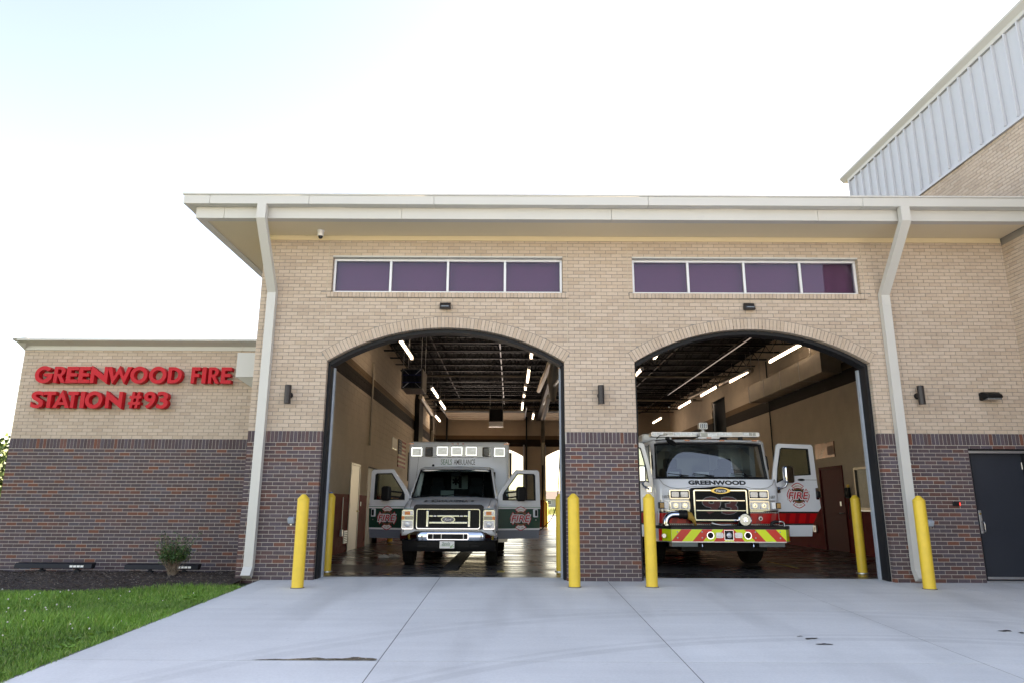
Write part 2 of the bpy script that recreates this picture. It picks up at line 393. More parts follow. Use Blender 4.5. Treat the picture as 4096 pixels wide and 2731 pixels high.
mat('rear_concrete', (0.40, 0.405, 0.41), 0.8, var=0.08, vscale=0.5)

tag(MB().add([(-900,-900,-0.95),(900,-900,-0.95),(900,900,-0.95),(-900,900,-0.95)], [(0,1,2,3)]).build('ground', 'field_grass'), 'wide grass ground around the station', 'ground', kind='structure')
tag(MB().box(-900, 900, -52, -24.0, -0.93, -0.90).build('bounce_road', 'rear_concrete'), 'unseen street made wide and pale to bounce sunlight at the facade', 'bounce_road', kind='structure')  # unseen street, widened and lightened to bounce sunlight onto the facade

SL = 0.033
apron = tag(link('apron', None), 'pale concrete apron in front of the bays', 'pavement', kind='structure')
b = MB(); zf = lambda y: SL*y
b.add([(-4.25,-24,zf(-24)-0.0018),(16,-24,zf(-24)-0.0018),(16,0.44,zf(0.44)-0.0018),(-4.25,0.44,zf(0.44)-0.0018),(-4.25,-24,-1.2),(16,-24,-1.2),(16,0.44,-1.2),(-4.25,0.44,-1.2)],
      [(0,1,2,3),(0,4,5,1),(1,5,6,2),(3,7,4,0)])
b.build('joint_filler', 'joint_filler', apron)
XS = [-4.22, -1.235, 1.625, 4.425, 7.25, 10.1, 13.0, 16.0]; YS = [0.45, -2.575, -5.28, -8.0, -10.7, -13.4, -16.1, -20.0, -24.0]
for i in range(len(XS)-1):
    for j in range(len(YS)-1):
        g = 0.005; x0, x1, y1, y0 = XS[i]+g, XS[i+1]-g, YS[j]-g, YS[j+1]+g
        if x0 > 9.1 and j == 0: continue
        dz = 0
        pts = [(x0,y0),(x1,y0),(x1,y1),(x0,y1)]
        mb = MB(); mb.add([(x, y, zf(y)+dz) for x, y in pts] + [(x, y, zf(y)-0.12) for x, y in pts], [(0,1,2,3),(4,7,6,5),(0,4,5,1),(1,5,6,2),(2,6,7,3),(3,7,4,0)])
        mb.build('slab', 'concrete', apron)

# water left standing along a joint, oil drips
def blot(name, cx, cy, rx, ry, matn, seed, rot=0.0, zo=0.004, n=28, rough=0.35):
    rr = random.Random(seed); ph = [rr.uniform(0, 6.28) for _ in range(5)]
    pts = []
    for k in range(n):
        a = 2*math.pi*k/n; r = 1 + rough*sum(math.sin((q+2)*a + ph[q])/(q+1.5) for q in range(5))*0.5
        x, y = rx*r*math.cos(a), ry*r*math.sin(a); c, s = math.cos(rot), math.sin(rot); pts.append((cx + x*c - y*s, cy + x*s + y*c))
    mb = MB(); mb.add([(x, y, zf(y)+zo) for x, y in pts], [tuple(range(n))]); return mb
mat('dirty_water', (0.16, 0.14, 0.11), 0.25, var=0.3, vscale=9)
mat('oil_stain', (0.03, 0.03, 0.033), 0.45)
rr = random.Random(3); up = []; lo = []
for k in range(25):
    t = k/24; x = -2.42 + t*1.16; e = min(1, t*5) ; up.append((x, -5.268 + 0.015*e + 0.085*min(1, t*1.6)*(0.8+0.35*math.sin(t*17)+0.15*math.sin(t*41)))); lo.append((x, -5.272))
pts = lo + up[::-1]
pz = MB().add([(x, y, zf(y)+0.004) for x, y in pts], [tuple(range(len(pts)))]).build('puddle', 'dirty_water')
tag(pz, 'muddy strip of water along the apron joint', 'puddle')
for q, (cx, cy, rx, ry, ro) in enumerate([(3.235,-4.27,0.07,0.03,0.5),(3.262,-4.53,0.075,0.03,0.2),(3.16,-4.16,0.03,0.015,0.4),(5.64,-3.83,0.07,0.04,0.1),(5.75,-3.93,0.03,0.03,0)]):
    lb = ['dark oil drip left of the larger blot on the apron', 'largest dark oil blot near the middle of the right apron', 'faint small oil drip furthest from the viewer on the apron', 'dark oil blot near the right edge of the apron', 'tiny oil drip beside the blot at the right edge'][q]
    tag(blot('oil_stain', cx, cy, rx, ry, 'oil_stain', q+11, ro, rough=0.8).build('oil_stain', 'oil_stain'), lb, 'oil stain', 'oil drips on the apron')

# ------------------------------------------------------------------ the bay building
station = thing('fire_station', (0,0,0), 'tan and dark brick fire station with two arched vehicle bays', 'building')
wall = link('wall', None, station)
A1 = dict(t='arch', u0=-3.34, u1=0.945, spring=3.765, crown=4.385, ring=0.194)
A2 = dict(t='arch', u0=2.212, u1=6.47, spring=3.765, crown=4.378, ring=0.194)
W1 = (-3.352, 0.937); W2 = (2.235, 6.455); WZ = (5.05, 5.762); XL, XR = -4.65, 9.2
DOOR = (8.02, 9.06, -0.2, 2.238)
BAND0, BAND1 = 2.303, 2.505
holes = [A1, A2]
for a in (A1, A2): holes.append(dict(t='rect', u0=a['u0'], u1=a['u1'], z0=-1, z1=a['spring']+0.001))
for w in (W1, W2):
    holes.append(dict(t='rect', u0=w[0], u1=w[1], z0=WZ[0], z1=WZ[1])); holes.append(dict(t='rect', u0=w[0]-0.07, u1=w[1]+0.07, z0=4.942, z1=5.05))
holes.append(dict(t='rect', u0=DOOR[0], u1=DOOR[1], z0=DOOR[2], z1=DOOR[3]))
# mortar backing
mb = MB(); F0, B0 = 0.006, 0.30; e = 0.006
def back(x0, x1, z0, z1):
    c = BAND1-0.004
    if z0 < c < z1: back(x0, x1, z0, c); back(x0, x1, c, z1); return
    mb.box(x0, x1, F0, B0, z0, z1, 1 if z1 <= BAND1 else 0)
back(XL+e, A1['u0']-e, -0.6, 3.765); back(A1['u1']+e, A2['u0']-e, -0.6, 3.765); back(A2['u1']+e, DOOR[0]-e, -0.6, 3.765)
back(DOOR[0]-e, DOOR[1]+e, DOOR[3], 3.765); back(DOOR[1]+e, XR, -0.6, 3.765)
back(XL+e, A1['u0']-e, 3.765, 5.045); back(A1['u1']+e, A2['u0']-e, 3.765, 5.045); back(A2['u1']+e, XR, 3.765, 5.045)
for a in (A1, A2):
    uc, zc, Rr, th = arch_geo(a); N = 28
    for k in range(N):
        x0 = a['u0']-e + (a['u1']-a['u0']+2*e)*k/N; x1 = a['u0']-e + (a['u1']-a['u0']+2*e)*(k+1)/N
        h = lambda x: zc + math.sqrt(max((Rr+0.004)**2 - (x-uc)**2, 0))
        mb.prism([(x0, h(x0)), (x1, h(x1)), (x1, 5.045), (x0, 5.045)], F0, B0, 'y', 0)
back(XL+e, W1[0]-0.01, 5.045, 5.768); back(W1[1]+0.01, W2[0]-0.01, 5.045, 5.768); back(W2[1]+0.01, XR, 5.045, 5.768); back(XL+e, XR, 5.768, 6.95)
mb.build('mortar', ['tan_mortar', 'light_mortar'], wall)
rows = [('run', BAND0 - 34*BZ, 34, XL, XR, 1), ('run', BAND0 - 40*BZ, 6, XL, XR, 1), ('soldier', BAND0, 1, XL, XR, 1), ('run', BAND1, 53, XL, XR, 0)]
bf = brick_wall(wall, lambda u, d, z: (u, d, z), rows, holes, [], 170, (0.6, -12.26, 1.256))
# arch rings: each voussoir a brick of its own
for a in (A1, A2):
    uc, zc, Rr, th = arch_geo(a); n = int(round(2*th*Rr/0.0655)); wm = None
    for k in range(n):
        ang = -th + 2*th*(k+0.5)/n; half = th/n - 0.0048/Rr
        if wm is None:
            r0, r1 = Rr, Rr + a['ring']; q = MB()
            q.prism([(-r0*math.sin(half), r0*math.cos(half)), (r0*math.sin(half), r0*math.cos(half)), (r1*math.sin(half), r1*math.cos(half)), (-r1*math.sin(half), r1*math.cos(half))], -0.004, 0.15, 'y')
            o = q.build('brick', TAN, wall); wm = o.data
        else: o = link('brick', wm, wall)
        o.location = (uc, rnd.uniform(-0.001, 0.001), zc); o.rotation_euler = (0, ang, 0)
# left flank
mb = MB(); mb.box(-4.64, -4.56, 0.30, 28.1, -0.6, 6.95); mb.build('flank_mortar', 'tan_mortar', wall)
brick_wall(wall, lambda u, d, z: (XL + d, u, z), [('run', BAND0 - 40*BZ, 40, 0.1, 1.7, 1), ('soldier', BAND0, 1, 0.1, 1.7, 1), ('run', BAND1, 53, 0.1, 9, 0)], [], [], 0, (0,0,0))
# soldier-course window sills, windows
for w, nm in ((W1, 0), (W2, 1)):
    win = link('window', None, station)
    x = w[0]-0.066; sb = MB()
    while x < w[1] + 0.05:
        sb.box(x, x+0.058, -0.028 + rnd.uniform(-0.001, 0.001), 0.2, 4.952, 5.046); x += 0.0677
    o = sb.build('window_sill', TAN, win); tag(o, kind='stuff')
    MB().box(w[0]-0.06, w[1]+0.06, -0.018, 0.19, 4.956, 5.040).build('sill_mortar', 'tan_mortar', win)
    MB().box(w[0]+0.0, w[1]-0.0, -0.012, 0.14, WZ[1]-0.028, WZ[1]-0.002).build('lintel_flashing', 'white_trim', win)
    fb = MB(); z0, z1 = WZ[0]+0.004, WZ[1]-0.032; x0, x1 = w[0]+0.004, w[1]-0.004; t = 0.045
    fb.box(x0, x1, 0.085, 0.17, z0, z0+t); fb.box(x0, x1, 0.085, 0.17, z1-t, z1); 
    n = 4; step = (x1-x0)/n
    for k in range(n+1):
        xx = x0 + k*step; a0 = xx - t/2 if 0 < k < n else (x0 if k == 0 else x1-t); fb.box(a0, a0+t, 0.083, 0.168, z0+t, z1-t)
    fb.build('frame', 'window_frame', win, bevel=0.004, seg=1)
    for k in range(n):
        MB().box(x0 + k*step + 0.02, x0 + (k+1)*step - 0.02, 0.12, 0.135, z0+0.03, z1-0.03).build('pane', 'clerestory_glass', win)
    MB().box(w[0], w[1], 0.285, 0.30, WZ[0], WZ[1]).build('glass_tint_panel', 'tint_mauve', win)  # added panel behind the panes, meant to give the glass a mauve gradient
# steel door frames of the bays
for a in (A1, A2):
    uc, zc, Rr, th = arch_geo(a); fr = link('bay_frame', None, station); q = MB(); N = 40
    for k in range(N):
        t0, t1 = -th*0.995 + 2*th*0.995*k/N, -th*0.995 + 2*th*0.995*(k+1)/N
        r0, r1 = Rr-0.075, Rr-0.012
        q.prism([(uc + r0*math.sin(t0), zc + r0*math.cos(t0)), (uc + r1*math.sin(t0), zc + r1*math.cos(t0)), (uc + r1*math.sin(t1), zc + r1*math.cos(t1)), (uc + r0*math.sin(t1), zc + r0*math.cos(t1))], 0.10, 0.34, 'y')
    q.build('arch_plate', 'dark_steel', fr)
    for s, xx in ((1, a['u0']), (-1, a['u1'])):
        MB().box(min(xx, xx+s*0.045), max(xx, xx+s*0.045), 0.115, 0.34, -0.05, 3.74).build('jamb', 'dark_steel', fr)
        MB().box(min(xx+s*0.01, xx+s*0.075), max(xx+s*0.01, xx+s*0.075), 0.345, 0.42, 0.0, 3.70).build('door_track', 'track_grey', fr)
# ------------------------------------------------------------------ eaves and roof
roof = link('roof', None, station)
mb = MB(); mb.box(-4.6, 9.2, 0.31, 28.4, 6.97, 7.12); mb.box(-4.6, 9.2, -0.6, 0.30, 6.47, 6.53); mb.box(-4.6, 9.2, 0.303, 0.32, 6.47, 6.968); mb.box(-5.6, -4.6, -0.6, 28.4, 6.47, 6.53); mb.build('roof_deck', 'dark_steel', roof)
def seams(stops, y0, y1, z0, z1, name):
    for k in range(len(stops)-1):
        MB().box(stops[k]+0.0025, stops[k+1]-0.0025, y0, y1, z0, z1).build(name, 'white_trim', roof, bevel=0.004, seg=1)
seams([-5.77, -5.31, -3.57, -1.38, 2.38, 6.14, 9.19], -1.005, -0.60, 6.349, 6.512, 'gutter_panel')
MB().box(-5.79, 9.19, -1.022, -0.60, 6.5135, 6.545).build('drip_edge', 'white_trim', roof, bevel=0.004, seg=1)
seams([-5.60, -5.1, -1.96, 1.75, 5.4, 9.19], -0.853, -0.705, 6.14, 6.3475, 'fascia_panel')
MB().box(-5.77, -5.40, -0.595, 28.4, 6.349, 6.512).build('gutter_panel', 'white_trim', roof); MB().box(-5.79, -5.4, -0.598, 28.4, 6.5135, 6.545).build('drip_edge', 'white_trim', roof)
MB().box(-5.60, -5.452, -0.70, 28.4, 6.14, 6.3475).build('fascia_panel', 'white_trim', roof)
mb = MB(); mb.box(-5.45, 9.19, -0.703, -0.001, 6.152, 6.18); mb.box(-5.45, -4.655, 0.0, 28.4, 6.152, 6.18); mb.build('soffit', 'soffit_panel', roof)
mat('frieze_cream', (0.72, 0.60, 0.40), 0.6)
MB().box(-4.66, 9.17, -0.028, 0.0, 6.062, 6.150).build('frieze_board', 'frieze_cream', roof)
MB().box(-5.2, -4.9, -0.75, -0.55, 6.545, 6.60).build('roof_vent', 'black_paint', roof, bevel=0.02)
# ------------------------------------------------------------------ downspouts
def downspout(x0, x1, label):
    w = 0.155; t = thing('downspout', (x0, -0.07, 0), label, 'downspout', 'downspouts on the front wall')
    dx = x1 - x0 ; dp = 0.115
    def sec(x, y, z, nz=0): return [(x-w/2, y-dp/2, z-nz), (x+w/2, y-dp/2, z-nz), (x+w/2, y+dp/2, z+nz), (x-w/2, y+dp/2, z+nz)]
    y1 = -0.905
    MB().loft([sec(dx, y1+0.07-0.06, 6.348), sec(dx, y1+0.07-0.06, 6.10, 0.02)]).build('outlet', 'white_trim', t)
    MB().loft([sec(dx, y1+0.07-0.06, 6.10, 0.02), sec(0, 0.0, 5.02, 0.02)]).build('offset_pipe', 'white_trim', t)
    MB().loft([sec(0, 0.0, 5.02, 0.02), sec(0, 0, 0.22)]).build('pipe', 'white_trim', t)
    MB().loft([sec(0, 0, 0.22), [(-w/2, -0.15, 0.09), (w/2, -0.15, 0.09), (w/2, -0.03, 0.03), (-w/2, -0.03, 0.03)]]).build('kickout', 'white_trim', t)
    for z in (4.80, 3.55, 1.95, 0.42):
        MB().ring([(-w/2-0.004, -dp/2-0.004), (w/2+0.004, -dp/2-0.004), (w/2+0.004, dp/2+0.004), (-w/2-0.004, dp/2+0.004)], [(-w/2+0.002, -dp/2+0.002), (w/2-0.002, -dp/2+0.002), (w/2-0.002, dp/2-0.002), (-w/2+0.002, dp/2-0.002)], z, z+0.03, 'z').build('strap', 'white_trim', t)
    return t
downspout(-4.405, -4.385, 'pale square downspout at the corner beside the red lettering')
downspout(6.83, 6.86, 'pale square downspout between the fire engine bay and the dark door')
# ------------------------------------------------------------------ the low wing with the sign
wing = thing('station_wing', (0, 0, 0), 'low brick wing with red letters on its upper wall', 'building')
ww = link('wall', None, wing); WY = 1.7; WL = -10.05; WT = 4.31
mb = MB(); mb.box(WL+e, -4.66, WY+0.006, WY+0.3, -0.6, BAND1-0.004, 1); mb.box(WL+e, -4.66, WY+0.006, WY+0.3, BAND1-0.004, WT+0.1, 0); mb.box(WL+e, WL+0.3, WY+0.3, 16, -0.6, WT+0.1, 0); mb.box(WL+0.3, -4.66, WY+0.3, 16, 4.2, 4.35, 0)
mb.build('mortar', ['tan_mortar', 'light_mortar'], ww)
brick_wall(ww, lambda u, d, z: (u, WY + d, z), [('run', BAND0 - 40*BZ, 40, WL, -4.66, 1), ('soldier', BAND0, 1, WL, -4.66, 1), ('run', BAND1, 27, WL, -4.66, 0)], [], [], 300, (-3.0, -12.26, 1.256))
brick_wall(ww, lambda u, d, z: (WL + d, u, z), [('run', BAND0 - 40*BZ, 40, WY+0.1, 16, 1), ('soldier', BAND0, 1, WY+0.1, 16, 1), ('run', BAND1, 27, WY+0.1, 16, 0)], [], [], 0, (0,0,0))
cp = link('roof_cap', None, wing)
prof = [(WY-0.02, 4.305), (WY-0.035, 4.385), (WY-0.26, 4.452), (WY-0.26, 4.49), (WY+0.3, 4.52), (WY+0.3, 4.305)]
for x0, x1 in ((WL-0.02, -9.1), (-9.1, -5.55), (-5.55, -4.66)):
    MB().prism(prof, x0+0.002, x1-0.002, 'x').build('cap_panel', 'white_trim', cp)
q = MB(); q.loft([[(WL+0.02-dx, y, z) for dx, z in [(0.02,4.305),(0.03,4.385),(0.12,4.452),(0.12,4.49),(-0.2,4.52),(-0.2,4.305)]] for y in (WY-0.02, 16)]); q.build('cap_panel', 'white_trim', cp)
q = MB(); q.loft([[(WL+0.02-0.02, WY-0.02, 4.306),(WL+0.0-0.02, WY-0.035, 4.385),(WL-0.10, WY-0.26, 4.452),(WL-0.10, WY-0.26, 4.49),(WL+0.2, WY-0.255, 4.51)], [(WL+0.02-0.02+0.001, WY-0.019, 4.306),(WL-0.015, WY-0.034, 4.385),(WL-0.10, WY-0.02, 4.452),(WL-0.10, WY-0.02, 4.49),(WL+0.2, WY-0.02, 4.51)]]); q.build('cap_corner', 'white_trim', cp)
# collector box on the wing
t = thing('collector_box', (-5.2, WY, 3.7), 'pale metal collector box beside the red lettering', 'gutter box')
q = MB(); q.box(-0.32, 0.3, -0.34, 0.0, 0.0, 0.5); q.build('box', 'white_trim', t, bevel=0.008); 
MB().loft([[(-0.30,-0.32,-0.002),(0.28,-0.32,-0.002),(0.28,-0.01,-0.002),(-0.30,-0.01,-0.002)],[(0.02,-0.13,-0.22),(0.14,-0.13,-0.22),(0.14,-0.01,-0.22),(0.02,-0.01,-0.22)]]).build('funnel', 'white_trim', t)
# ------------------------------------------------------------------ the tall block on the right
tower = thing('station_tower', (0, 0, 0), 'tall brick block with white standing seam metal siding', 'building')
tw = link('wall', None, tower); TX = 9.2
mb = MB(); mb.box(TX+0.006, TX+8, -7, 5.1, -0.8, 8.1); mb.box(TX+0.03, TX+8, -7, 5.08, 8.1, 10.0); mb.build('mortar', 'tan_mortar', tw)
brick_wall(tw, lambda u, d, z: (TX + d, -u, z), [('run', BAND0 - 44*BZ, 44, 0.0, 4.0, 1), ('soldier', BAND0, 1, 0.0, 4.0, 1), ('run', BAND1, 52, 0.0, 4.0, 0)], [], [], 60, (0, -12.26, 1.256), rotz=-math.pi/2)
brick_wall(tw, lambda u, d, z: (TX + d, -u, z), [('run', 6.5, 23, -5.1, 4.0, 0)], [], [], 240, (0, -12.26, 1.256), rotz=-math.pi/2)
sid = link('siding', None, tower); y = 5.09; k = 0
while y > -6:
    q = MB(); q.box(TX-0.012, TX+0.03, y-0.335, y-0.002, 8.12, 9.83); q.box(TX-0.075, TX-0.012, y-0.032, y-0.003, 8.12, 9.83); q.build('siding_panel', 'seam_metal', sid, bevel=0.004, seg=1); y -= 0.337
q = MB(); q.prism([(TX-0.045, 8.055), (TX+0.05, 8.055), (TX+0.05, 8.118), (TX-0.045, 8.118)], -6, 5.10, 'y'); q.build('sill_trim', 'seam_metal', sid)
for y0, y1 in ((5.12, 4.35), (4.35, 1.1), (1.1, -2.2), (-2.2, -5.5), (-5.5, -7.2)):
    q = MB(); q.prism([(TX-0.06, 9.835), (TX-0.075, 9.90), (TX-0.16, 10.0), (TX-0.16, 10.05), (TX+0.5, 10.12), (TX+0.5, 9.835)], y1+0.002, y0-0.002, 'y'); q.build('cap_panel', 'white_trim', sid)
q = MB(); q.prism([(TX-0.16, 10.0), (TX-0.16, 10.05), (TX+0.5, 10.12), (TX+0.5, 9.9), (TX-0.06, 9.9)], 5.122, 5.36, 'y'); q.build('cap_corner', 'white_trim', sid)

# sealant joints in the brickwork and weep slots in the arch rings
mat('sealant', (0.50, 0.42, 0.33), 0.7)
for x, z0_, z1_ in ((-3.43, 4.02, 4.94), (1.015, 4.02, 4.94), (2.15, 4.02, 4.94), (6.535, 4.02, 4.94), (-3.43, 5.06, 6.05), (1.015, 5.06, 6.05), (2.15, 5.06, 6.05), (6.535, 5.06, 6.05)):
    MB().box(x-.005, x+.005, -.0028, .004, z0_, z1_).build('sealant_joint', 'sealant', wall)
for a in (A1, A2):
    uc, zc, Rr, th = arch_geo(a); n = int(round(2*th*Rr/0.0655))
    for k in (9, 22, 30, 38, 47, 58):
        ang = -th + 2*th*k/n; q = MB(); q.box(-.004, .004, -.006, .004, Rr+.004, Rr+.065); o = q.build('weep_slot', 'black_paint', wall); o.location = (uc, 0, zc); o.rotation_euler = (0, ang, 0)
# ------------------------------------------------------------------ sign letters
def poly_letter(ch):
    """upright geometric capitals, unit height; outer outline and holes"""
    t = 0.21
    if ch == 'E': w = .56; return [[(0,0),(w,0),(w,t),(t,t),(t,.5-t*.48),(w*.92,.5-t*.48),(w*.92,.5+t*.48),(t,.5+t*.48),(t,1-t),(w,1-t),(w,1),(0,1)]]
    if ch == 'F': w = .54; return [[(0,0),(t,0),(t,.5-t*.5),(w*.94,.5-t*.5),(w*.94,.5+t*.46),(t,.5+t*.46),(t,1-t),(w,1-t),(w,1),(0,1)]]
    if ch == 'I': return [[(0,0),(t,0),(t,1),(0,1)]]
    if ch == 'T': w = .64; c = w/2; return [[(c-t/2,0),(c+t/2,0),(c+t/2,1-t),(w,1-t),(w,1),(0,1),(0,1-t),(c-t/2,1-t)]]
    if ch == 'N': w = .95; return [[(0,0),(t,0),(t,.52),(w,-.06),(w,1),(w-t,1),(w-t,.46),(0,1.06)]]
    if ch == 'W': w = 1.35; return [[(0,1),(.23,1),(.40,.40),(.675,1.06),(.95,.40),(1.12,1),(1.35,1),(1.0,-.06),(.675,.60),(.35,-.06)]]
    if ch == 'A': w = .98; return [[(0,0),(.23,0),(.31,.19),(.67,.19),(.75,0),(.98,0),(.49,1.10)], [(.37,.35),(.61,.35),(.49,.66)]]
    if ch in 'OG':
        r = .53; n = 40
        if ch == 'O': return [circ(r, .5, r, r, n), circ(r, .5, r-.23, r-.23, n)]
        pts = []
        for k in range(34):
            a = R(42 + (318-42+20)*k/33); pts.append((r + r*math.cos(a), .5 + r*math.sin(a)))
        pts += [(2*r-.01, .58), (r, .58), (r, .40), (r+.26, .40)]
        for k in range(24):
            a = R(318 - (318-42)*k/23); rr = r-.23
            if k < 2: continue
            pts.append((r + rr*math.cos(a), .5 + rr*math.sin(a)))
        return [pts]
    if ch == 'D':
        w = .80; o = [(0,0),(.30,0)] + [(.30 + .5*math.sin(R(a)), .5 - .5*math.cos(R(a))) for a in range(8, 173, 8)] + [(.30,1),(0,1)]
        i = [(t,t),(.30,t-.01)] + [(.30 + .29*math.sin(R(a)), .5 - .30*math.cos(R(a))) for a in range(8, 173, 12)] + [(.30,1-t+.01),(t,1-t)]
        return [o, i]
    if ch == 'R':
        o = [(0,0),(t,0),(t,.40),(.25,.40),(.47,0),(.72,0),(.46,.43)] + [(.36 + .29*math.sin(R(a)), .71 - .29*math.cos(R(a))) for a in range(40, 181, 14)] + [(.36,1),(0,1)]
        i = [(t,.55),(.33,.55)] + [(.33 + .11*math.sin(R(a)), .69 - .14*math.cos(R(a))) for a in range(20, 170, 25)] + [(.33,.83),(t,.83)]
        return [o, i]
    if ch == '#':
        s = .12; o = []
        # hash as one outline: two uprights crossed by two bars
        X = lambda x, y: (x + s*(y-.5), y)
        P = [(.16,0),(.33,0),(.33,.22),(.50,.22),(.50,0),(.67,0),(.67,.22),(.80,.22),(.80,.38),(.67,.38),(.67,.60),(.80,.60),(.80,.76),(.67,.76),(.67,1),(.50,1),(.50,.76),(.33,.76),(.33,1),(.16,1),(.16,.76),(.03,.76),(.03,.60),(.16,.60),(.16,.38),(.03,.38),(.03,.22),(.16,.22)]
        H = [(.33,.38),(.50,.38),(.50,.60),(.33,.60)]
        return [[X(*p) for p in P], [X(*p) for p in H]]
    return None
def curve_mesh(outlines, x0, x1, z0, z1, depth):
    cu = bpy.data.curves.new('outline', 'CURVE'); cu.dimensions = '2D'; cu.fill_mode = 'BOTH'; cu.extrude = depth/2
    A = np.array(outlines[0]); lo = A.min(0); hi = A.max(0); sx = (x1-x0)/(hi[0]-lo[0]); sz = (z1-z0)
    for ol in outlines:
        sp = cu.splines.new('POLY'); sp.points.add(len(ol)-1); sp.use_cyclic_u = True
        for p, (x, z) in zip(sp.points, ol): p.co = (x0 + (x-lo[0])*sx, z0 + z*sz, 0, 1)
    ob = bpy.data.objects.new('outline', cu); col.objects.link(ob); bpy.context.view_layer.update()
    me = bpy.data.meshes.new_from_object(ob.evaluated_get(bpy.context.evaluated_depsgraph_get()))
    V = [(v.co.x, -v.co.z, v.co.y) for v in me.vertices]; F = [tuple(p.vertices) for p in me.polygons]
    bpy.data.objects.remove(ob); bpy.data.curves.remove(cu); bpy.data.meshes.remove(me)
    mb = MB(); mb.add(V, F); return mb
R1 = [('G',-9.659,-9.303),('R',-9.276,-9.029),('E',-9.021,-8.785),('E',-8.775,-8.545),('N',-8.532,-8.185),('W',-8.205,-7.712),('O',-7.728,-7.381),('O',-7.348,-6.997),('D',-6.966,-6.686),('F',-6.494,-6.319),('I',-6.278,-6.195),('R',-6.145,-5.925),('E',-5.892,-5.685)]
R2 = [('S',-9.659,-9.406),('T',-9.415,-9.175),('A',-9.215,-8.878),('T',-8.927,-8.72),('I',-8.668,-8.585),('O',-8.573,-8.224),('N',-8.161,-7.827),('#',-7.703,-7.444),('9',-7.393,-7.16),('3',-7.136,-6.906)]
for word, row, z0, nm in ((0, R1, 3.606, 'GREENWOOD FIRE'), (1, R2, 3.097, 'STATION #93')):
    t = thing('wall_sign', (0, WY, 0), ['raised red letters of the upper line on the brick wing', 'raised red letters of the lower line on the brick wing'][word], 'sign', 'red letters on the wing')
    for ch, x0, x1 in row:
        ol = poly_letter(ch); hgt = 0.332
        if ol: q = curve_mesh(ol, x0, x1, z0, z0+hgt, 0.125)
        else: q = text_mb(ch, x1-x0, hgt*1.04, 0.125, 0.028, res=6).xf(Matrix.Translation(((x0+x1)/2, -0.0625, z0+hgt/2)))
        q.build('letter', 'sign_red', t, loc=(0, -0.0875, 0))
        MB().cyl(((x0+x1)/2, -0.03, z0+0.1), 0.008, 0.03, 'y', 6).build('mounting_pin', 'steel', t)
# ------------------------------------------------------------------ bollards
def bollard(x, y, z, h, r, label, grp):
    t = thing('bollard', (x, y, z), label, 'bollard', grp)
    MB().lathe([(r, -0.04), (r, h-0.085)], n=28).build('sleeve', 'yellow_plastic', t, smooth=40)
    MB().lathe([(r+0.002, h-0.084), (r+0.002, h-0.075), (0.03, h-0.004), (0.0001, h)], n=28).build('cap', 'yellow_plastic', t, smooth=30)
    if y < 0: MB().lathe([(r+0.016, -0.03), (r+0.016, 0.006), (r+0.001, 0.009)], n=28).build('base_sealant', 'joint_filler', t, smooth=30)
    if y > 0:
        MB().lathe([(r+0.03, 0.0), (r+0.028, 0.012), (r+0.004, 0.018)], n=28).build('base_ring', 'alu', t, smooth=30)
OB, IB = 'yellow bollards standing out on the apron', 'yellow bollards just inside the bay doors'
bollard(-3.335, -0.86, zf(-0.86), 1.43, 0.093, 'outdoor yellow bollard left of the ambulance bay', OB)
bollard(1.014, -0.65, zf(-0.65), 1.455, 0.093, 'outdoor yellow bollard in front of the middle pillar', OB)
bollard(2.254, -0.61, zf(-0.61), 1.458, 0.093, 'outdoor yellow bollard left of the fire engine bumper', OB)
bollard(6.634, -0.70, zf(-0.70), 1.445, 0.093, 'outdoor yellow bollard in front of the right downspout', OB)
bollard(-3.47, 1.38, 0.012, 1.445, 0.087, 'indoor yellow bollard inside the ambulance bay by the left track', IB)
bollard(0.95, 1.56, 0.012, 1.45, 0.087, 'indoor yellow bollard partly hidden behind the middle pillar', IB)
bollard(6.665, 1.50, 0.012, 1.45, 0.087, 'indoor yellow bollard right of the fire engine door', IB)
MB().cyl((-3.47, 1.38, 1.44), 0.035, 0.035, n=12).build('blue_cap', mat('blue_plastic', (0.03, 0.12, 0.4), 0.5)); tag(bpy.data.objects['blue_cap'], 'small blue cap resting on an indoor bollard', 'cap')
# ------------------------------------------------------------------ wall lamps, lights, camera
def sconce(x, z, side, label):
    t = thing('wall_sconce', (x, 0, z), label, 'wall lamp', 'cylinder sconces on the front wall')
    q = MB(); q.lathe([(0.048, -0.165), (0.056, -0.165), (0.056, 0.165), (0.048, 0.165), (0.048, 0.15)], (0, -0.135, 0), n=24); q.build('cylinder', 'bronze_paint', t, smooth=40)
    MB().box(-0.035, 0.035, -0.08, -0.012, -0.035, 0.035).build('arm', 'bronze_paint', t)
    MB().cyl((0, -0.014, 0), 0.055, 0.02, 'y', 20).build('wall_plate', 'bronze_paint', t, smooth=40)
sconce(-3.96, 3.131, 1, 'dark cylinder sconce left of the ambulance bay'); sconce(1.58, 3.148, 1, 'dark cylinder sconce on the middle pillar'); sconce(7.24, 3.165, 1, 'dark cylinder sconce right of the fire engine bay')
def bay_light(x, z, label):
    t = thing('bay_light', (x, 0, z), label, 'wall light', 'small dark lights above the arches')
    q = MB(); q.loft([[(-0.095, -0.001, -0.055), (0.095, -0.001, -0.055), (0.095, -0.001, 0.07), (-0.095, -0.001, 0.07)], [(-0.105, -0.06, -0.06), (0.105, -0.06, -0.06), (0.10, -0.06, 0.068), (-0.10, -0.06, 0.068)], [(-0.10, -0.12, -0.055), (0.10, -0.12, -0.055), (0.075, -0.10, 0.03), (-0.075, -0.10, 0.03)]])
    q.build('housing', 'bronze_paint', t, bevel=0.012)
    MB().box(-0.07, 0.07, -0.128, -0.117, -0.03, -0.012).build('lens', 'lens_dim', t)
bay_light(-1.225, 4.775, 'small dark light above the ambulance arch'); bay_light(4.345, 4.785, 'small dark light above the fire engine arch')
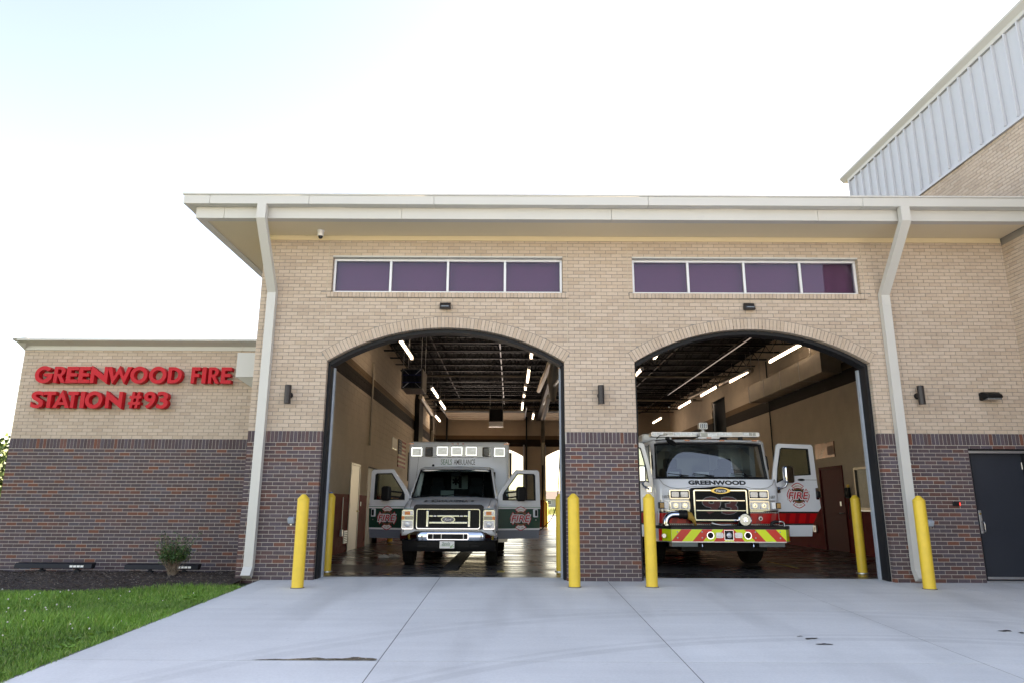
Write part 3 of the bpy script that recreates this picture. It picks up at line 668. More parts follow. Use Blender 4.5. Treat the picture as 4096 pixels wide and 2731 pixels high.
t = thing('wall_pack', (8.50, 0, 3.16), 'wide dark hooded wall light above the side door', 'wall light')
q = MB(); q.loft([[(-0.16, -0.001, -0.075), (0.16, -0.001, -0.075), (0.16, -0.001, 0.07), (-0.16, -0.001, 0.07)], [(-0.17, -0.10, -0.06), (0.17, -0.10, -0.06), (0.165, -0.09, 0.07), (-0.165, -0.09, 0.07)], [(-0.14, -0.22, -0.035), (0.14, -0.22, -0.035), (0.13, -0.20, 0.02), (-0.13, -0.20, 0.02)]]); q.build('hood', 'black_paint', t, bevel=0.02)
MB().box(-0.12, 0.12, -0.19, -0.06, -0.075, -0.045).build('lamp_glass', 'lens_dim', t); 
t = thing('security_camera', (-3.54, -0.27, 6.15), 'white dome camera under the soffit', 'camera')
MB().lathe([(0.068, 0.0), (0.068, -0.012), (0.055, -0.015), (0.055, -0.10), (0.05, -0.11)], n=24).build('mount', 'decal_white', t, smooth=40)
MB().lathe([(0.046, -0.108), (0.042, -0.13), (0.028, -0.152), (0.002, -0.158)], n=20).build('dome', mat('dome_black', (0.01, 0.01, 0.01), 0.08), t, smooth=80)
def hydrant_cover(x, label):
    t = thing('outlet_cover', (x, 0, 0.975), label, 'outlet cover', 'grey outlet covers low on the front wall')
    q = MB(); q.loft([[(-0.055,-0.001,-0.06),(0.055,-0.001,-0.06),(0.055,-0.001,0.06),(-0.055,-0.001,0.06)],[(-0.05,-0.05,-0.055),(0.05,-0.05,-0.055),(0.045,-0.10,0.03),(-0.045,-0.10,0.03)]]); q.build('cover', 'track_grey', t, bevel=0.012)
    MB().box(-0.015, 0.015, -0.03, 0.0, -0.085, -0.062).build('clip', 'steel', t)
hydrant_cover(-3.765, 'grey weatherproof outlet cover left of the ambulance bay'); hydrant_cover(7.165, 'grey weatherproof outlet cover behind the rightmost bollard')
t = thing('card_reader', (7.67, 0, 1.295), 'black card reader with a red light by the dark door', 'card reader')
MB().box(-0.06, 0.055, -0.035, -0.001, -0.035, 0.035).build('body', 'black_plastic', t, bevel=0.006); MB().box(0.042, 0.058, -0.037, -0.02, -0.026, 0.024).build('red_light', mat('reader_red', (0.7, 0.05, 0.04), 0.3, emit=(1, 0.06, 0.05), estr=0.35), t)
# side door
dr = link('door', None, station)
q = MB(); z1 = 2.19; q.box(8.02, 8.075, 0.055, 0.2, 0.0, z1); q.box(9.005, 9.06, 0.055, 0.2, 0.0, z1); q.box(8.02, 9.06, 0.055, 0.2, z1, 2.238); q.build('frame', 'dark_steel', dr)
mat('door_navy', (0.020, 0.025, 0.036), 0.42, var=0.05, vscale=2)
MB().box(8.078, 9.002, 0.11, 0.155, 0.045, 2.185).build('leaf', 'door_navy', dr)
q = MB(); q.box(8.03, 9.05, 0.015, 0.056, 2.165, 2.185); q.box(8.03, 9.05, 0.045, 0.0545, 2.186, 2.21); q.build('drip_cap', 'alu', dr)
q = MB(); q.box(8.078, 9.002, 0.095, 0.109, 0.05, 0.09); q.build('sweep', 'alu', dr)
MB().box(8.02, 9.06, 0.0, 0.2, 0.0, 0.03).build('threshold', 'alu', dr)
q = MB(); q.box(8.105, 8.155, 0.098, 0.109, 0.80, 1.19); q.build('lock_plate', 'alu', dr, bevel=0.003)
MB().tube([(8.135, 0.10, 1.0), (8.145, 0.05, 0.99), (8.15, 0.045, 0.96), (8.15, 0.045, 0.86), (8.145, 0.05, 0.83), (8.135, 0.10, 0.82)], 0.009, 8).build('handle', 'steel', dr, smooth=60)
MB().cyl((8.13, 0.088, 1.13), 0.017, 0.012, 'y', 14).build('lock_cylinder', 'brass', dr)
for z in (0.25, 1.1, 1.95): MB().cyl((8.985, 0.095, z-0.06), 0.009, 0.12, 'z', 8).build('hinge', 'steel', dr)
# ------------------------------------------------------------------ lawn, bed, bush, flood lights
mat('lawn_soil', (0.035, 0.055, 0.015), 0.95, var=0.3, vscale=8)
def gz(x, y): return SL*min(y, 0) - 0.03 + 0.0*x
q = MB(); nx, ny = 12, 16
for i in range(nx+1):
    for j in range(ny+1):
        x = -60 + (60-4.26)*((i/nx)**0.5); y = -24 + 26*j/ny; q.v.append((x, y, gz(x, y) - 0.015))
for i in range(nx):
    for j in range(ny): a = i*(ny+1)+j; q.f.append((a, a+ny+1, a+ny+2, a+1)); q.m.append(0)
lawn = tag(q.build('lawn', 'lawn_soil'), 'mown lawn left of the apron', 'lawn', kind='structure')
def bed_front(x): return -1.28 + 0.42*max(0, min(1, (x+7.6)/3.2))**1.3 + 0.05*math.sin(x*2.1)
def bed_z(x, y):
    f = bed_front(x); t = max(0, min(1, (y - f)/(WY - f))); return gz(x, y) + 0.02 + 0.05*math.sin(math.pi*min(1, t*1.1)) + 0.012*math.sin(x*7+y*5) - 0.02*t
q = MB(); nx, ny = 90, 26
for i in range(nx+1):
    for j in range(ny+1):
        x = -13 + (13-4.5)*i/nx; f = bed_front(x); y = f + (WY+0.02-f)*j/ny; q.v.append((x, y, bed_z(x, y)))
for i in range(nx):
    for j in range(ny): a = i*(ny+1)+j; q.f.append((a, a+ny+1, a+ny+2, a+1)); q.m.append(0)
mat('mulch', (0.034, 0.021, 0.016), 0.95, var=0.5, vscale=14, bump=1.0, bscale=30)
bed = tag(q.build('planting_bed', 'mulch', smooth=60), 'dark mulch bed at the foot of the brick wing', 'bed', kind='structure')
# wood chips
rr = np.random.default_rng(5); V = []; Fc = []
for k in range(11000):
    x = rr.uniform(-11.5, -4.55); f = bed_front(x); y = f + (WY-0.02-f)*rr.random(); z = bed_z(x, y) + rr.uniform(0.0, 0.02)
    L = rr.uniform(0.012, 0.045); w = rr.uniform(0.003, 0.009); a = rr.uniform(0, 6.28); tl = rr.uniform(-0.5, 0.5)
    dx, dy, dz = math.cos(a)*L, math.sin(a)*L, tl*L*0.7; sx, sy = -math.sin(a)*w, math.cos(a)*w
    o = len(V); V += [(x-dx, y-dy, z-dz), (x+sx, y+sy, z+0.004), (x+dx, y+dy, z+dz), (x-sx, y-sy, z+0.002)]; Fc.append((o, o+1, o+2, o+3))
q = MB(); q.add(V, Fc)
ch = q.build('mulch_chips', brick_mat('chip', [(0, (0.03, 0.018, 0.013)), (0.5, (0.07, 0.045, 0.033)), (0.75, (0.13, 0.095, 0.075)), (1, (0.34, 0.29, 0.24))]), fix=False); tag(ch, 'loose bark chips covering the bed', 'mulch', kind='stuff')
# grass blades
def blades(n, x0, x1, y0, y1, seed, hmin, hmax, keep):
    g = np.random.default_rng(seed); x = g.uniform(x0, x1, n); y = g.uniform(y0, y1, n)
    m = keep(x, y); x, y = x[m], y[m]; n = len(x)
    h = g.uniform(hmin, hmax, n) * (0.75 + 0.45*np.sin(x*1.7+1)*np.sin(y*2.3)); a = g.uniform(0, 6.28, n); w = g.uniform(0.0022, 0.0045, n)*1.25; ln = g.uniform(0.1, 0.75, n)*h; la = g.uniform(0, 6.28, n)
    z = SL*np.minimum(y, 0) - 0.047
    cx, cy = np.cos(a)*w, np.sin(a)*w; lx, ly = np.cos(la)*ln, np.sin(la)*ln
    P = np.stack([np.stack([x-cx, y-cy, z], 1), np.stack([x+cx, y+cy, z], 1), np.stack([x+lx*.35-cx*.8, y+ly*.35-cy*.8, z+h*.55], 1), np.stack([x+lx*.35+cx*.8, y+ly*.35+cy*.8, z+h*.55], 1), np.stack([x+lx, y+ly, z+h], 1)], 1)
    idx = (np.arange(n)*5)[:, None]
    return P.reshape(-1, 3), np.concatenate([idx+np.array([0, 1, 3]), idx+np.array([0, 3, 2]), idx+np.array([2, 3, 4])], 0)
def tri_mesh(name, P, T, m):
    me = bpy.data.meshes.new(name); me.vertices.add(len(P)); me.vertices.foreach_set('co', P.astype(np.float32).ravel()); me.loops.add(len(T)*3); me.polygons.add(len(T))
    me.polygons.foreach_set('loop_start', np.arange(0, len(T)*3, 3)); me.polygons.foreach_set('loop_total', np.full(len(T), 3)); me.loops.foreach_set('vertex_index', T.astype(np.int32).ravel()); me.materials.append(m); me.update(calc_edges=True); return link(name, me)
GR = brick_mat('grass_blade', [(0, (0.07, 0.18, 0.02)), (0.35, (0.11, 0.26, 0.03)), (0.7, (0.16, 0.34, 0.045)), (0.92, (0.25, 0.40, 0.07)), (1, (0.38, 0.37, 0.16))], rough=0.55, bump=0.0, wide=(0.62, 1.25))
bfv = np.vectorize(bed_front)
keep = lambda x, y: (y < bfv(x) + 0.06) & (x < -4.245)
P1, T1 = blades(150000, -9.6, -4.24, -6.6, -0.6, 1, 0.045, 0.12, keep)
P2, T2 = blades(26000, -20, -9.6, -7, -0.6, 2, 0.05, 0.13, keep)
g3 = np.random.default_rng(9)
P3, T3 = blades(9000, -4.42, -4.205, -7.5, -0.75, 4, 0.04, 0.14, lambda x, y: g3.random(len(x)) < 0.9)
P4, T4 = blades(700, -5.6, -4.3, -0.9, -0.45, 14, 0.05, 0.14, lambda x, y: (y < bfv(x) + 0.14))
o1 = len(P1); o2 = o1+len(P2); o3 = o2+len(P3)
gr = tri_mesh('grass', np.concatenate([P1, P2, P3, P4]), np.concatenate([T1, T2+o1, T3+o2, T4+o3]), GR); tag(gr, 'green grass of the lawn beside the apron', 'grass', kind='stuff')
# clover heads
q = MB(); g = random.Random(21)
for k in range(95):
    x = g.uniform(-9.5, -4.4) if k % 3 else g.uniform(-9.0, -6.2); y = g.uniform(-5.8, -1.2)
    if k % 4 == 0: x, y = -6.6 + g.gauss(0, .7), -3.1 + g.gauss(0, .8)
    if y > bed_front(x): continue
    z = gz(x, y) + g.uniform(0.06, 0.11); r = g.uniform(0.007, 0.012)
    q.lathe([(0.001, -r), (r, -r*.3), (r*.9, r*.4), (0.002, r)], (x, y, z), n=6); q.tube([(x, y, z-r), (x+g.uniform(-.01,.01), y, z-0.09)], 0.0012, 3, 1)
mat('clover_white', (0.62, 0.58, 0.55), 0.8)
tag(q.build('clover_flowers', ['clover_white', GR], fix=False), 'scattered white clover heads in the grass', 'clover', kind='stuff')
# dandelion-like leafy weeds near the apron edge
q = MB()
for k in range(26):
    cx, cy = -4.35 - abs(g.gauss(0, .16)), g.uniform(-6.0, -0.75); 
    for s in range(7):
        a = g.uniform(0, 6.28); L = g.uniform(.05, .10); w = L*.2; z = gz(cx, cy); dx, dy = math.cos(a), math.sin(a)
        q.add([(cx, cy, z), (cx+dx*L*.5-dy*w, cy+dy*L*.5+dx*w, z+L*.55), (cx+dx*L, cy+dy*L, z+L*.6), (cx+dx*L*.5+dy*w, cy+dy*L*.5-dx*w, z+L*.5)], [(0,1,2,3)])
tag(q.build('leafy_weeds', GR, fix=False), 'broad leafed weeds along the apron edge', 'weeds', kind='stuff')
# bush
def bush(cx, cy, label):
    t = thing('bush', (cx, cy, bed_z(cx, cy)), label, 'bush'); g = random.Random(4); q = MB(); tips = []
    for k in range(60):
        a = g.uniform(0, 6.28); sp = g.uniform(0.08, 0.44); h = g.uniform(0.36, 0.74)
        p0 = (g.uniform(-.05, .05), g.uniform(-.04, .04), 0); p1 = (math.cos(a)*sp*.45, math.sin(a)*sp*.35, h*.45); p2 = (math.cos(a)*sp, math.sin(a)*sp*.75, h)
        q.tube([p0, p1, p2], [0.008, 0.005, 0.002], 5); tips.append((p1, p2))
        for s in range(3):
            aa = a + g.uniform(-1, 1); p3 = (p1[0]+math.cos(aa)*.07, p1[1]+math.sin(aa)*.07, p1[2]+g.uniform(.03, .14)); q.tube([p1, p3], [0.003, 0.0015], 4); tips.append((p1, p3))
    q.build('branches', mat('twig', (0.20, 0.15, 0.11), 0.9, var=0.3), t)
    q = MB()
    for k in range(5200):
        p1, p2 = tips[g.randrange(len(tips))]; u = g.random()**0.7; c = [p1[i]*(1-u)+p2[i]*u + g.gauss(0, .030) for i in range(3)]
        if c[2] < 0.20 + g.random()*.12: continue
        L = g.uniform(.012, .026); w = L*.5; a = g.uniform(0, 6.28); e2 = g.uniform(-.6, 1.2); d = Vector((math.cos(a)*math.cos(e2), math.sin(a)*math.cos(e2), math.sin(e2))); s = d.cross(Vector((g.uniform(-1,1), g.uniform(-1,1), g.uniform(-1,1)))).normalized()*w; c = Vector(c)
        q.add([c, c+d*L+s, c+d*2*L, c+d*L-s], [(0,1,2,3)])
    o = q.build('foliage', brick_mat('bush_leaf', [(0, (0.016, 0.05, 0.014)), (0.5, (0.035, 0.095, 0.024)), (0.85, (0.07, 0.15, 0.04)), (1, (0.13, 0.21, 0.075))], rough=0.4, bump=0), t, fix=False)
bush(-5.98, 0.55, 'small leafy bush with bare lower twigs in the mulch bed')
# dead twigs by the bush
# flood lights
def flood(x0, x1, y, label):
    L = x1-x0; xc = (x0+x1)/2; zb = bed_z(xc, y)
    t = thing('flood_light', (xc, y, zb), label, 'flood light', 'long black flood lights in the mulch bed')
    q = MB(); q.prism([(-0.06, 0.085), (0.05, 0.075), (0.09, 0.16), (0.075, 0.185), (-0.045, 0.165)], -L/2, L/2, 'x'); q.build('housing', mat('flood_black', (0.008, 0.010, 0.016), 0.45, spec=0.2), t, bevel=0.006)
    MB().add([(-L/2+.03, 0.094, 0.1625+.006), (L/2-.03, 0.094, 0.1625+.006), (L/2-.03, 0.055, 0.086+.005), (-L/2+.03, 0.055, 0.086+.005)], [(0,1,2,3)]).build('lens', 'lens_dim', t)
    for s in (-L*.16, L*.3):
        q = MB(); q.box(s-.02, s+.02, -0.035, 0.02, 0.055, 0.082); q.box(s-.045, s+.045, -0.02, 0.05, -0.06, 0.056); q.build('bracket', 'flood_black', t)
    q = MB(); x = L*.22
    for k in range(4): q.add([(x, -0.0605+.0, 0.10), (x+.055, -0.0605, 0.10), (x+.055, -0.056, 0.135), (x, -0.056, 0.135)], [(0,1,2,3)]); x += .066
    q.xf(Matrix.Translation((0, -0.004, 0.005))); q.build('sticker', 'paper', t)
flood(-9.15, -7.72, 1.15, 'long black flood light at the left end of the bed'); flood(-7.12, -5.76, 1.15, 'long black flood light half behind the bush')
# ------------------------------------------------------------------ tree beyond the wing
def tree(x, y, h, r, seed, label, nl=5200, grp=None, leaf=0.16):
    t = thing('tree', (x, y, -0.6), label, 'tree', grp); g = random.Random(seed); q = MB()
    q.tube([(0,0,0), (.1,.05,h*.3), (.05,0,h*.55), (0,.1,h*.8)], [r*.07, r*.055, r*.04, r*.015], 8); ends = []
    for k in range(26):
        a = g.uniform(0, 6.28); z0 = g.uniform(.12, .75)*h; L = r*g.uniform(.55, 1.0)*(1 - abs(z0/h-.4)*.8); p1 = (math.cos(a)*L*.5, math.sin(a)*L*.5, z0 + h*.07); p2 = (math.cos(a)*L, math.sin(a)*L, z0 + h*g.uniform(.08, .22)); q.tube([(0,0,z0), p1, p2], [r*.022, r*.014, r*.004], 5); ends += [p1, p2, p2]
    q.build('trunk', mat('bark', (0.07, 0.05, 0.035), 0.95, var=0.3), t)
    q = MB()
    for k in range(nl):
        p = ends[g.randrange(len(ends))]; c = Vector((p[0]+g.gauss(0, r*.17), p[1]+g.gauss(0, r*.17), p[2]+g.gauss(0, h*.07)))
        L = leaf*g.uniform(.6, 1.3); d = Vector((g.gauss(0,1), g.gauss(0,1), g.gauss(0,1))).normalized(); s = d.cross(Vector((g.gauss(0,1), g.gauss(0,1), g.gauss(0,1)))).normalized()*L*.45
        q.add([c, c+d*L*.5+s, c+d*L, c+d*L*.5-s], [(0,1,2,3)])
    q.build('crown', brick_mat('tree_leaf_%d' % seed, [(0, (0.03, 0.06, 0.015)), (0.5, (0.06, 0.105, 0.025)), (1, (0.11, 0.16, 0.04))], rough=0.55, bump=0), t, fix=False)
tree(-22.7, 17, 4.5, 2.6, 31, 'dark green tree beyond the left edge of the wing', 11000, leaf=0.2); tree(-20.6, 13, 2.3, 1.6, 32, 'low yellow green shrub tree at the far left edge', 3500)
# ------------------------------------------------------------------ inside the bays
LX, RX, BY = -4.40, 9.19, 28.0
def paint_mat():
    m = bpy.data.materials.new('bay_wall_paint'); m.use_nodes = True; nt, n, l, b, g = pos_nodes(m)
    sp = n.new('ShaderNodeSeparateXYZ'); l.new(g.outputs['Position'], sp.inputs[0])
    mr = n.new('ShaderNodeMath'); mr.operation = 'DIVIDE'; l.new(sp.outputs[2], mr.inputs[0]); mr.inputs[1].default_value = 8.0
    rp = n.new('ShaderNodeValToRGB'); rp.color_ramp.interpolation = 'CONSTANT'; el = rp.color_ramp.elements
    st = [(0, (0.20, 0.024, 0.022)), (1.497/8, (0.48, 0.41, 0.33)), (4.497/8, (0.030, 0.023, 0.020)), (4.897/8, (0.17, 0.115, 0.068)), (5.097/8, (0.48, 0.41, 0.33))]
    while len(el) < len(st): el.new(0.9)
    for e_, (p, c) in zip(el, st): e_.position = p; e_.color = (*c, 1)
    l.new(mr.outputs[0], rp.inputs[0])
    nz = n.new('ShaderNodeTexNoise'); nz.inputs['Scale'].default_value = 2.2; nz.inputs['Detail'].default_value = 6; l.new(g.outputs['Position'], nz.inputs['Vector'])
    r2 = n.new('ShaderNodeMapRange'); r2.inputs[1].default_value = .3; r2.inputs[2].default_value = .7; r2.inputs[3].default_value = .93; r2.inputs[4].default_value = 1.06; l.new(nz.outputs[0], r2.inputs[0])
    sc = n.new('ShaderNodeVectorMath'); sc.operation = 'SCALE'; l.new(rp.outputs[0], sc.inputs[0]); l.new(r2.outputs[0], sc.inputs['Scale']); l.new(sc.outputs[0], b.inputs['Base Color']); b.inputs['Roughness'].default_value = .75; b.inputs['Specular IOR Level'].default_value = .12
    nb = n.new('ShaderNodeTexNoise'); nb.inputs['Scale'].default_value = 45; nb.inputs['Detail'].default_value = 4; l.new(g.outputs['Position'], nb.inputs['Vector'])
    bp = n.new('ShaderNodeBump'); bp.inputs['Strength'].default_value = .35; bp.inputs['Distance'].default_value = .004; l.new(nb.outputs[0], bp.inputs['Height']); l.new(bp.outputs[0], b.inputs['Normal'])
    MATS['bay_wall_paint'] = m; return m
paint_mat()
def floor_mat():
    m = bpy.data.materials.new('bay_floor_seal'); m.use_nodes = True; nt, n, l, b, g = pos_nodes(m)
    nz = n.new('ShaderNodeTexNoise'); nz.inputs['Scale'].default_value = .9; nz.inputs['Detail'].default_value = 6; nz.inputs['Roughness'].default_value = .6
    mp = n.new('ShaderNodeMapping'); mp.inputs['Scale'].default_value = (.5, 1.6, 1); l.new(g.outputs['Position'], mp.inputs['Vector']); l.new(mp.outputs[0], nz.inputs['Vector'])
    r1 = n.new('ShaderNodeValToRGB'); e = r1.color_ramp.elements; e[0].position = .3; e[0].color = (.028, .027, .027, 1); e[1].position = .75; e[1].color = (.085, .079, .076, 1); l.new(nz.outputs[0], r1.inputs[0]); l.new(r1.outputs[0], b.inputs['Base Color'])
    r2 = n.new('ShaderNodeMapRange'); r2.inputs[1].default_value = .35; r2.inputs[2].default_value = .7; r2.inputs[3].default_value = .16; r2.inputs[4].default_value = .45; l.new(nz.outputs[0], r2.inputs[0]); l.new(r2.outputs[0], b.inputs['Roughness'])
    nb = n.new('ShaderNodeTexNoise'); nb.inputs['Scale'].default_value = 5; nb.inputs['Detail'].default_value = 3; l.new(mp.outputs[0], nb.inputs['Vector'])
    bp = n.new('ShaderNodeBump'); bp.inputs['Strength'].default_value = .10; bp.inputs['Distance'].default_value = .02; l.new(nb.outputs[0], bp.inputs['Height']); l.new(bp.outputs[0], b.inputs['Normal'])
    MATS['bay_floor_seal'] = m
floor_mat()
tag(MB().box(LX-0.2, RX+0.2, 0.452, BY+0.3, -0.5, 0.012).build('bay_floor', 'bay_floor_seal'), 'dark sealed concrete floor inside the bays', 'floor', kind='structure')
iw = link('interior_wall', None, station)
def block_wall(to3d, u0, u1, z1, holes, keep, near, rotz):
    items = []; bw, bh, j = .40, .20, .008; n = int(z1/bh)
    for i in range(n):
        a = u0 - (bw/2 if i % 2 else 0)
        while a < u1:
            p0, p1 = max(a, u0), min(a+bw-j, u1)
            if p1 - p0 > .04:
                poly, whole = cut_brick(p0, p1, i*bh, i*bh+bh-j, holes)
                if poly: items.append((poly, whole and p1-p0 > bw-j-1e-4))
            a += bw
    near = Vector(near); key = lambda i: (Vector(to3d(items[i][0][0][0], 0, items[i][0][0][1])) - near).length
    ids = sorted([i for i, it in enumerate(items) if it[1]], key=key)[:keep]; loose = set(ids); sh = None; q = MB()
    for i, (poly, w) in enumerate(items):
        if i in loose:
            if sh is None: o = MB().box(-(bw-j)/2, (bw-j)/2, 0, .05, -(bh-j)/2, (bh-j)/2).build('block', 'bay_wall_paint', iw); sh = o.data
            else: o = link('block', sh, iw)
            o.location = to3d((poly[0][0]+poly[1][0])/2, 0, (poly[0][1]+poly[2][1])/2); o.rotation_euler = (0, 0, rotz)
        else:
            m_ = len(poly); q.add([to3d(p[0], 0, p[1]) for p in poly] + [to3d(p[0], .05, p[1]) for p in poly], [tuple(range(m_))] + [((k+1) % m_, k, m_+k, m_+(k+1) % m_) for k in range(m_)])
    tag(q.build('block_field', 'bay_wall_paint', iw), kind='stuff')
HL = [dict(t='rect', u0=6.98, u1=8.16, z0=-1, z1=2.36), dict(t='rect', u0=9.35, u1=11.3, z0=-1, z1=2.38)]
HR = [dict(t='rect', u0=-8.72, u1=-7.24, z0=-1, z1=2.36), dict(t='rect', u0=-6.62, u1=-5.4, z0=1.14, z1=2.26), dict(t='rect', u0=-19.4, u1=-17.4, z0=2.4, z1=5.84)]
block_wall(lambda u, d, z: (LX - d, u, z), .32, BY, 6.9, HL, 150, (0, -12, 1.2), math.pi/2)
block_wall(lambda u, d, z: (RX + d, -u, z), -BY, -.32, 6.9, HR, 150, (0, -12, 1.2), -math.pi/2)
q = MB(); q.box(LX-.05, LX-.007, .32, 6.98, 0, 6.9); q.box(LX-.05, LX-.007, 6.98, 8.16, 2.36, 6.9); q.box(LX-.05, LX-.007, 8.16, 9.35, 0, 6.9); q.box(LX-.05, LX-.007, 9.35, 11.3, 2.38, 6.9); q.box(LX-.05, LX-.007, 11.3, BY, 0, 6.9)
q.build('block_joint', 'bay_wall_paint', iw)
q = MB()
for y0, y1, z0, z1 in ((.32, 5.4, 0, 6.9), (5.4, 6.62, 0, 1.14), (5.4, 6.62, 2.26, 6.9), (6.62, 7.24, 0, 6.9), (7.24, 8.72, 2.36, 6.9), (8.72, 17.4, 0, 6.9), (17.4, 19.4, 0, 2.4), (17.4, 19.4, 5.84, 6.9), (19.4, BY, 0, 6.9)): q.box(RX+.007, RX+.05, y0, y1, z0, z1)
q.build('block_joint', 'bay_wall_paint', iw)
MB().box(RX+.9, RX+1.0, 5.2, 28, 0, 6.9).build('dark_backdrop', 'black_paint', iw)  # black sheet standing in for the unlit space behind the wall openings
MB().box(RX+.07, RX+.10, 5.2, 6.8, 1.0, 2.5).build('office_dark_sheet', 'black_paint', iw); MB().box(RX+.30, RX+.34, 17, 20, 2, 6.2).build('loft_dark_sheet', 'black_paint', iw); MB().box(RX+.052, RX+.5, 17.0, 19.8, 5.86, 5.95).build('loft_dark_lid', 'black_paint', iw)  # black sheets stand in for unlit rooms; the top piece keeps daylight out
# inside of the front wall
q = MB(); q.box(LX, -3.36, .302, .33, 0, 6.9); q.box(.96, 2.2, .302, .33, 0, 6.9); q.box(6.49, RX, .302, .33, 0, 6.9); q.box(-3.36, .96, .302, .33, 4.6, 6.9); q.box(2.2, 6.49, .302, .33, 4.6, 6.9); q.build('front_lining', 'bay_wall_paint', iw)
# back wall with two arched openings
BA = [dict(t='arch', u0=-3.55, u1=.66, spring=3.95, crown=4.55, ring=.01), dict(t='arch', u0=1.97, u1=6.2, spring=3.95, crown=4.55, ring=.01)]
q = MB(); q.box(LX, BA[0]['u0'], BY, BY+.3, -.3, 3.95); q.box(BA[0]['u1'], BA[1]['u0'], BY, BY+.3, -.3, 3.95); q.box(BA[1]['u1'], RX, BY, BY+.3, -.3, 3.95)
q.box(LX, BA[0]['u0'], BY, BY+.3, 3.95, 6.97); q.box(BA[0]['u1'], BA[1]['u0'], BY, BY+.3, 3.95, 6.97); q.box(BA[1]['u1'], RX, BY, BY+.3, 3.95, 6.97)
for a in BA:
    uc, zc, Rr, th = arch_geo(a)
    for k in range(20):
        x0, x1 = a['u0']+(a['u1']-a['u0'])*k/20, a['u0']+(a['u1']-a['u0'])*(k+1)/20; h = lambda x: zc+math.sqrt(max(Rr*Rr-(x-uc)**2, 0)); q.prism([(x0, h(x0)), (x1, h(x1)), (x1, 6.97), (x0, 6.97)], BY, BY+.3, 'y')
q.build('back_wall', 'bay_wall_paint', iw)
for a in BA:
    fr = link('bay_frame', None, station)
    for s, xx in ((-1, a['u0']), (1, a['u1'])):
        MB().box(min(xx, xx+s*.10), max(xx, xx+s*.10), BY-.10, BY-.003, 0, 4.6).build('door_track', 'track_grey', fr); MB().box(min(xx+s*.16, xx+s*.24), max(xx+s*.16, xx+s*.24), BY-.16, BY-.003, 0, 6.2).build('post', 'dark_steel', fr)
    q = MB(); q.box(a['u0']-.1, a['u1']+.1, BY-.05, BY-.004, 4.66, 4.72); q.build('header', 'dark_steel', fr)
    od = link('overhead_door', None, station)
    for k in range(5):
        y1 = BY-.3 - k*.62; MB().box(a['u0']-.05, a['u1']+.05, y1-.60, y1, 5.98+.03*k, 6.04+.03*k).build('door_section', 'bay_wall_paint', od)
    MB().box(a['u0']-.05, a['u1']+.05, BY-3.46, BY-3.41, 6.02, 6.10).build('bottom_seal', 'alu', od)
    for s in (0, 1):
        xx = (a['u0']-.1, a['u1']+.1)[s]; MB().box(xx-.03, xx+.03, BY-5, BY-.2, 6.06, 6.12).build('horizontal_track', 'track_grey', od)
# roof steel: joists run across the bays
jo = link('ceiling', None, station)
mat('deck_dark', (0.010, 0.009, 0.008), .7, var=.15, vscale=2, spec=.1); mat('joist_paint', (0.010, 0.009, 0.009), .45, spec=.3)
q = MB(); x = LX
while x < RX: q.prism([(x, 6.93), (x+.05, 6.89), (x+.10, 6.89), (x+.15, 6.93)], .32, BY, 'y'); x += .15
q.build('deck', 'deck_dark', jo)
jm = None; yj = 1.25
while yj < BY-.4:
    if jm is None:
        q = MB(); q.box(LX, RX, -.05, .05, 6.84, 6.885); q.box(LX, RX, -.05, -.008, 6.36, 6.395); q.box(LX, RX, .008, .05, 6.36, 6.395); n = 44; st = (RX-LX)/n
        for k in range(n):
            x0 = LX+k*st; q.tube([(x0, 0, 6.38 if k % 2 else 6.86), (x0+st, 0, 6.86 if k % 2 else 6.38)], .012, 4)
        o = q.build('joist', 'joist_paint', jo); jm = o.data
    else: o = link('joist', jm, jo)
    o.location = (0, yj, 0); yj += 1.22
for x in (-2.6, -.4, 1.6, 3.6, 5.6, 7.4): MB().box(x-.018, x+.018, .4, BY-.1, 6.398, 6.43).build('bridging', 'alu' if x in (-.4, 5.6) else 'joist_paint', jo)
MB().box(1.45, 1.75, .4, BY, 6.0, 6.34).build('girder', 'joist_paint', jo)
for y in (14.3, 20.6): MB().tube([(LX+.1, y, 6.1), (RX-.1, y, 6.12)], .045, 8).build('pipe', 'galvanised', jo)
MB().tube([(7.05, 6, 6.05), (7.0, 18.5, 6.05)], .02, 6).build('pipe', 'alu', jo)
